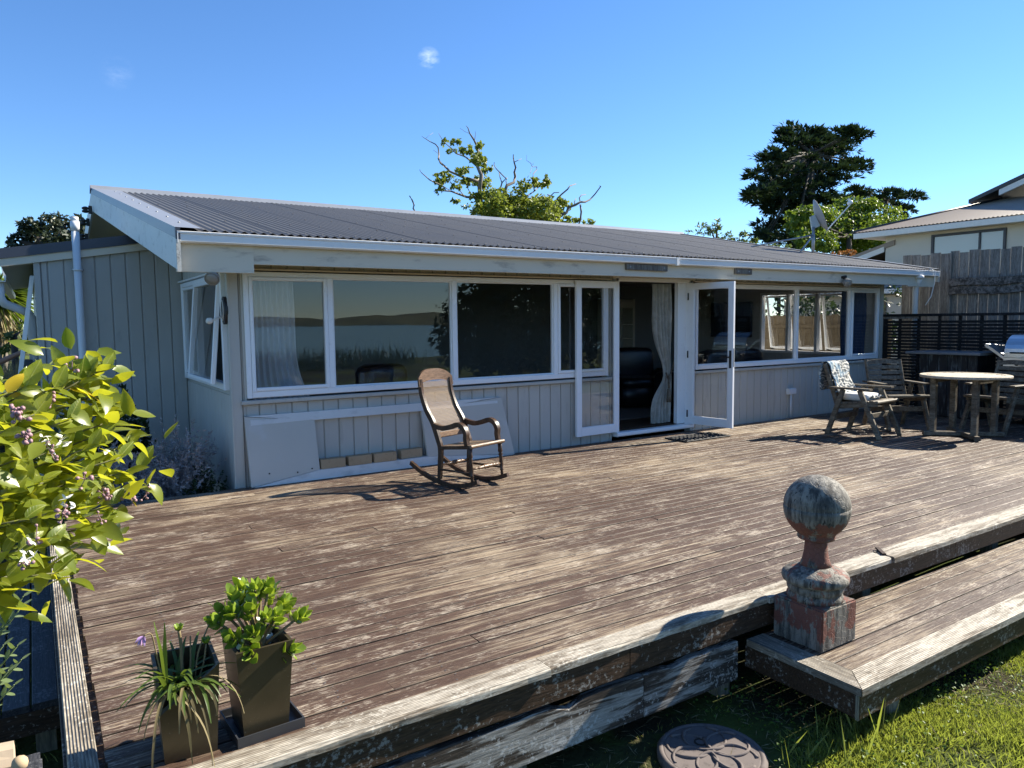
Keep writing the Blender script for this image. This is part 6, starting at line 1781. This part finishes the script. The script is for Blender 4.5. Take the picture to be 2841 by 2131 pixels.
for k in range(11):
    a = rs3.uniform(-3.0,-.4)
    strap(orc, (rs3.uniform(-.08,.03),-.09+rs3.uniform(-.02,.03),.06), (math.cos(a)*.6,math.sin(a)*.5,rs3.uniform(-.1,1.0)), rs3.uniform(.12,.36), rs3.uniform(.9,2.4), rs3.uniform(.0025,.0062), 'dryleaf', 100+k, 'dry_leaf')
for (ex, ey, ez_), mat_ in (((-.075,-.05,.30),'strap'),((-.06,.0,.26),'strap'),((-.045,-.02,.27),'strap')):
    strap(orc, (-.06,-.03,.03), (ex*.6+.03,ey*.3,ez_), .27, .12, .008, mat_, int(ez_*1000))
b = MB(); b.tube(smooth([(-.06,-.03,.02),(-.085,-.04,.18),(-.10,-.05,.27),(-.125,-.06,.275)],4), .0025, 6); b.tube(smooth([(.0,.02,.0),(.005,.02,.15),(.0,.02,.235)],4), [.006]*9, 7); b.tube(smooth([(.04,.0,.0),(.06,.01,.13),(.10,.02,.22),(.13,.03,.27)],4), .003, 6); b.tube(smooth([(.02,.0,.0),(.035,.02,.1),(.04,.03,.2)],4), .003, 6); b.tube(smooth([(.03,.0,.0),(.07,-.01,.08),(.09,.0,.17)],4), .003, 6); b.build('stems', M['jadestem'], orc)
b = MB()
for k in range(9):
    d = Vector((-.8+rs3.gauss(0,.5),rs3.gauss(0,.5),rs3.gauss(-.5,.4))); R3 = orient(d,(0,0,1)); ls = leaf_shape(.040,.013,4,.3,.8,1,.06); q = Vector((-.125,-.06,.275)); b.add([q+R3@Vector(v) for v in ls.v], ls.f, True)
b.build('bloom', M['petalv'], orc)
for c in ((.0,.02,.235),(.09,.0,.17)):
    for k in range(7):
        a = k*2.4; d = Vector((math.cos(a)*.7,math.sin(a)*.7,.8)); o = bpy.data.objects.new('rosette_leaf', jl[0]); COL.objects.link(o); o.parent = orc
        o.matrix_local = Matrix.Translation(c) @ orient(d,(0,0,1)).to_4x4() @ Matrix.Scale(.62,4)

# grey-green shrub sprigs at the lower left
sgp = thing('sage_shrub', 'grey-green small-leaved shrub sprigs beside the side landing', 'shrub', (-.62,3.05,GZ))
sl_ = leaf_shape(.034,.018,5,.15,-.1,blunt=True).mesh('leaf'); sl_.materials.append(M['sage']); sl_['fx'] = 1
stb = MB(); rq = random.Random(23); base = Vector((-.60,3.10,GZ)); cnt = 0
for (px_, py_, dd_) in ((65,1655,2.75),(25,1720,2.6),(62,1680,2.8),(10,1790,2.6),(50,1790,2.7),(60,1830,2.7),(25,1860,2.65),(40,1900,2.7),(15,1680,2.6),(-40,1750,2.6),(-30,1880,2.6)):
    tip = at_d(px_, py_, dd_); pts = smooth([base,base.lerp(tip,.55)+Vector((-.05,0,.10)),tip],5); stb.tube(pts, [.006-.004*i/(len(pts)-1) for i in range(len(pts))], 5)
    ax = (pts[-1]-pts[-3]).normalized()
    for k in range(16):
        f_ = 1-k/16*.45; i_ = f_*(len(pts)-1); p = pts[int(i_)].lerp(pts[min(len(pts)-1,int(i_)+1)], i_-int(i_)); az = k*2.4
        o1 = ax.orthogonal().normalized(); o2 = ax.cross(o1); d = (o1*math.cos(az)+o2*math.sin(az))*.8+ax*.6
        o = bpy.data.objects.new('leaf', sl_); COL.objects.link(o); o.parent = sgp; o.matrix_local = Matrix.Translation(p-Vector(sgp.location)) @ orient(d,(0,0,1)).to_4x4() @ Matrix.Scale(rq.uniform(.7,1.15),4); cnt += 1
stb.build('stems', M['sage'], sgp)
# log with a stone at the very corner
lg = thing('cut_log', 'pale cut log at the bottom left corner', 'log', (-.22,2.45,-.45))
la = at_d(-60,2090,2.75); lb_ = at_d(38,2070,2.75)
b = MB(); n = 18; vs = []
rl2 = random.Random(3)
for q, k in ((la+Vector((-.25,.05,-.02)),0),(la,1),(lb_,2)):
    for i in range(n):
        a = 2*math.pi*i/n; r = .062*(1+.07*math.sin(3*a+k)+.04*math.sin(7*a)); vs.append(q+Vector((0,math.cos(a)*r,math.sin(a)*r-.05)))
b.add(vs, [(k*n+i,k*n+(i+1)%n,(k+1)*n+(i+1)%n,(k+1)*n+i) for k in (0,1) for i in range(n)]+[tuple(range(n-1,-1,-1)),tuple(range(2*n,3*n))]); b.build('timber', M['log'], lg)
MB().box(-.60,-.05,2.3,2.62,-.56,lb_.z-.112).build('stand', M['lowdeck'], lg)
st2 = MB(); cpos = at_d(55,2118,2.62); st2.lathe([(.003,-.020),(.013,-.016),(.020,-.006),(.021,.004),(.015,.014),(.006,.020)], cpos, (.6,.3,.5), 14); o = st2.build('pebble', M['brick']); tag(o, 'small rounded tan stone beside the log end', 'stone')
MB().box(cpos.x-.05,cpos.x+.05,cpos.y-.05,cpos.y+.05,-.56,cpos.z-.029).build('stand', M['lowdeck'], lg)

# person mostly outside the frame, forearm reaching to the open window
pe = thing('person', 'bare forearm of a person in a dark shirt by the open window', 'person', (-.80,10.75,-.54))
hand = at_y(66,975,10.28)
sk = bpy.data.meshes.new('body')
sh = Vector((-.62,10.62,.92)); el = at_y(-45,1025,10.40)
J = [(Vector((-.80,10.75,.42)),.15),(Vector((-.80,10.74,.70)),.145),(Vector((-.80,10.73,.92)),.15),(Vector((-.80,10.72,1.04)),.06),(Vector((-.79,10.71,1.15)),.085),(Vector((-.79,10.70,1.27)),.075),
     (sh,.062),(el,.046),(hand.lerp(el,.25),.030),(hand,.026),(hand+Vector((.035,-.01,.0)),.026),
     (Vector((-.98,10.80,.90)),.06),(Vector((-1.02,10.82,.62)),.045),(Vector((-1.0,10.75,.38)),.032),(Vector((-1.0,10.74,.30)),.026),
     (Vector((-.71,10.75,.36)),.085),(Vector((-.70,10.76,-.05)),.06),(Vector((-.70,10.78,-.45)),.042),(Vector((-.70,10.68,-.51)),.035),
     (Vector((-.89,10.77,.36)),.085),(Vector((-.90,10.78,-.05)),.06),(Vector((-.90,10.80,-.45)),.042),(Vector((-.90,10.70,-.51)),.035)]
E_ = [(0,1),(1,2),(2,3),(3,4),(4,5),(2,6),(6,7),(7,8),(8,9),(9,10),(2,11),(11,12),(12,13),(13,14),(0,15),(15,16),(16,17),(17,18),(0,19),(19,20),(20,21),(21,22)]
off_ = Vector(pe.location)
hb_ = len(J)
# fingers
for k in range(4):
    b0 = hand+Vector((.040,-.028+.018*k,.006)); J += [(b0,.011),(b0+Vector((.032,0,-.004)),.0095),(b0+Vector((.050,0,-.026)),.0085)]; m0 = len(J)-3; E_ += [(10,m0),(m0,m0+1),(m0+1,m0+2)]
b0 = hand+Vector((.010,-.040,.0)); J += [(b0,.011),(b0+Vector((.030,-.012,-.018)),.010)]; E_ += [(9,len(J)-2),(len(J)-2,len(J)-1)]
sk.from_pydata([tuple(p-off_) for p,_ in J], E_, [])
sk.materials.append(M['skin']); sk['fx'] = 1
so3 = bpy.data.objects.new('body', sk); COL.objects.link(so3); so3.parent = pe
md = so3.modifiers.new('skin','SKIN'); md.use_smooth_shade = True
for i, (_, r) in enumerate(J): sk.skin_vertices[0].data[i].radius = (r,r)
sk.skin_vertices[0].data[0].use_root = True
ss = so3.modifiers.new('sub','SUBSURF'); ss.levels = 2; ss.render_levels = 2
b = MB(); b.lathe([(.165,.36),(.17,.55),(.175,.75),(.185,.90),(.15,.99),(.075,1.03)], (-.80,10.74,0), n=20); b.tube([sh+Vector((-.05,.02,.02)),sh.lerp(el,.45)], [.085,.070], 12); b.build('shirt', M['greycloth'], pe)
gb = MB(); c0 = at_y(76,1030,10.28)
prof = [(.010,.13),(.045,.125),(.072,.09),(.082,.03),(.090,-.05),(.098,-.16),(.100,-.26),(.06,-.29)]
n = 20; vs = []
for r, z in prof:
    for k in range(n):
        a = 2*math.pi*k/n; vs.append((c0.x+r*math.cos(a)*(1+.06*math.sin(3*a+z*9)), c0.y+.45*r*math.sin(a), c0.z+z+.01))
gb.add(vs, [(j*n+k,j*n+(k+1)%n,(j+1)*n+(k+1)%n,(j+1)*n+k) for j in range(len(prof)-1) for k in range(n)]+[tuple(range(n-1,-1,-1)),tuple(range((len(prof)-1)*n,len(prof)*n))], True)
o = gb.build('grey_bag', M['greycloth']); tag(o, 'soft grey bag hanging from the hand beside the extension', 'bag')

for me in FIX: fix_normals(me)
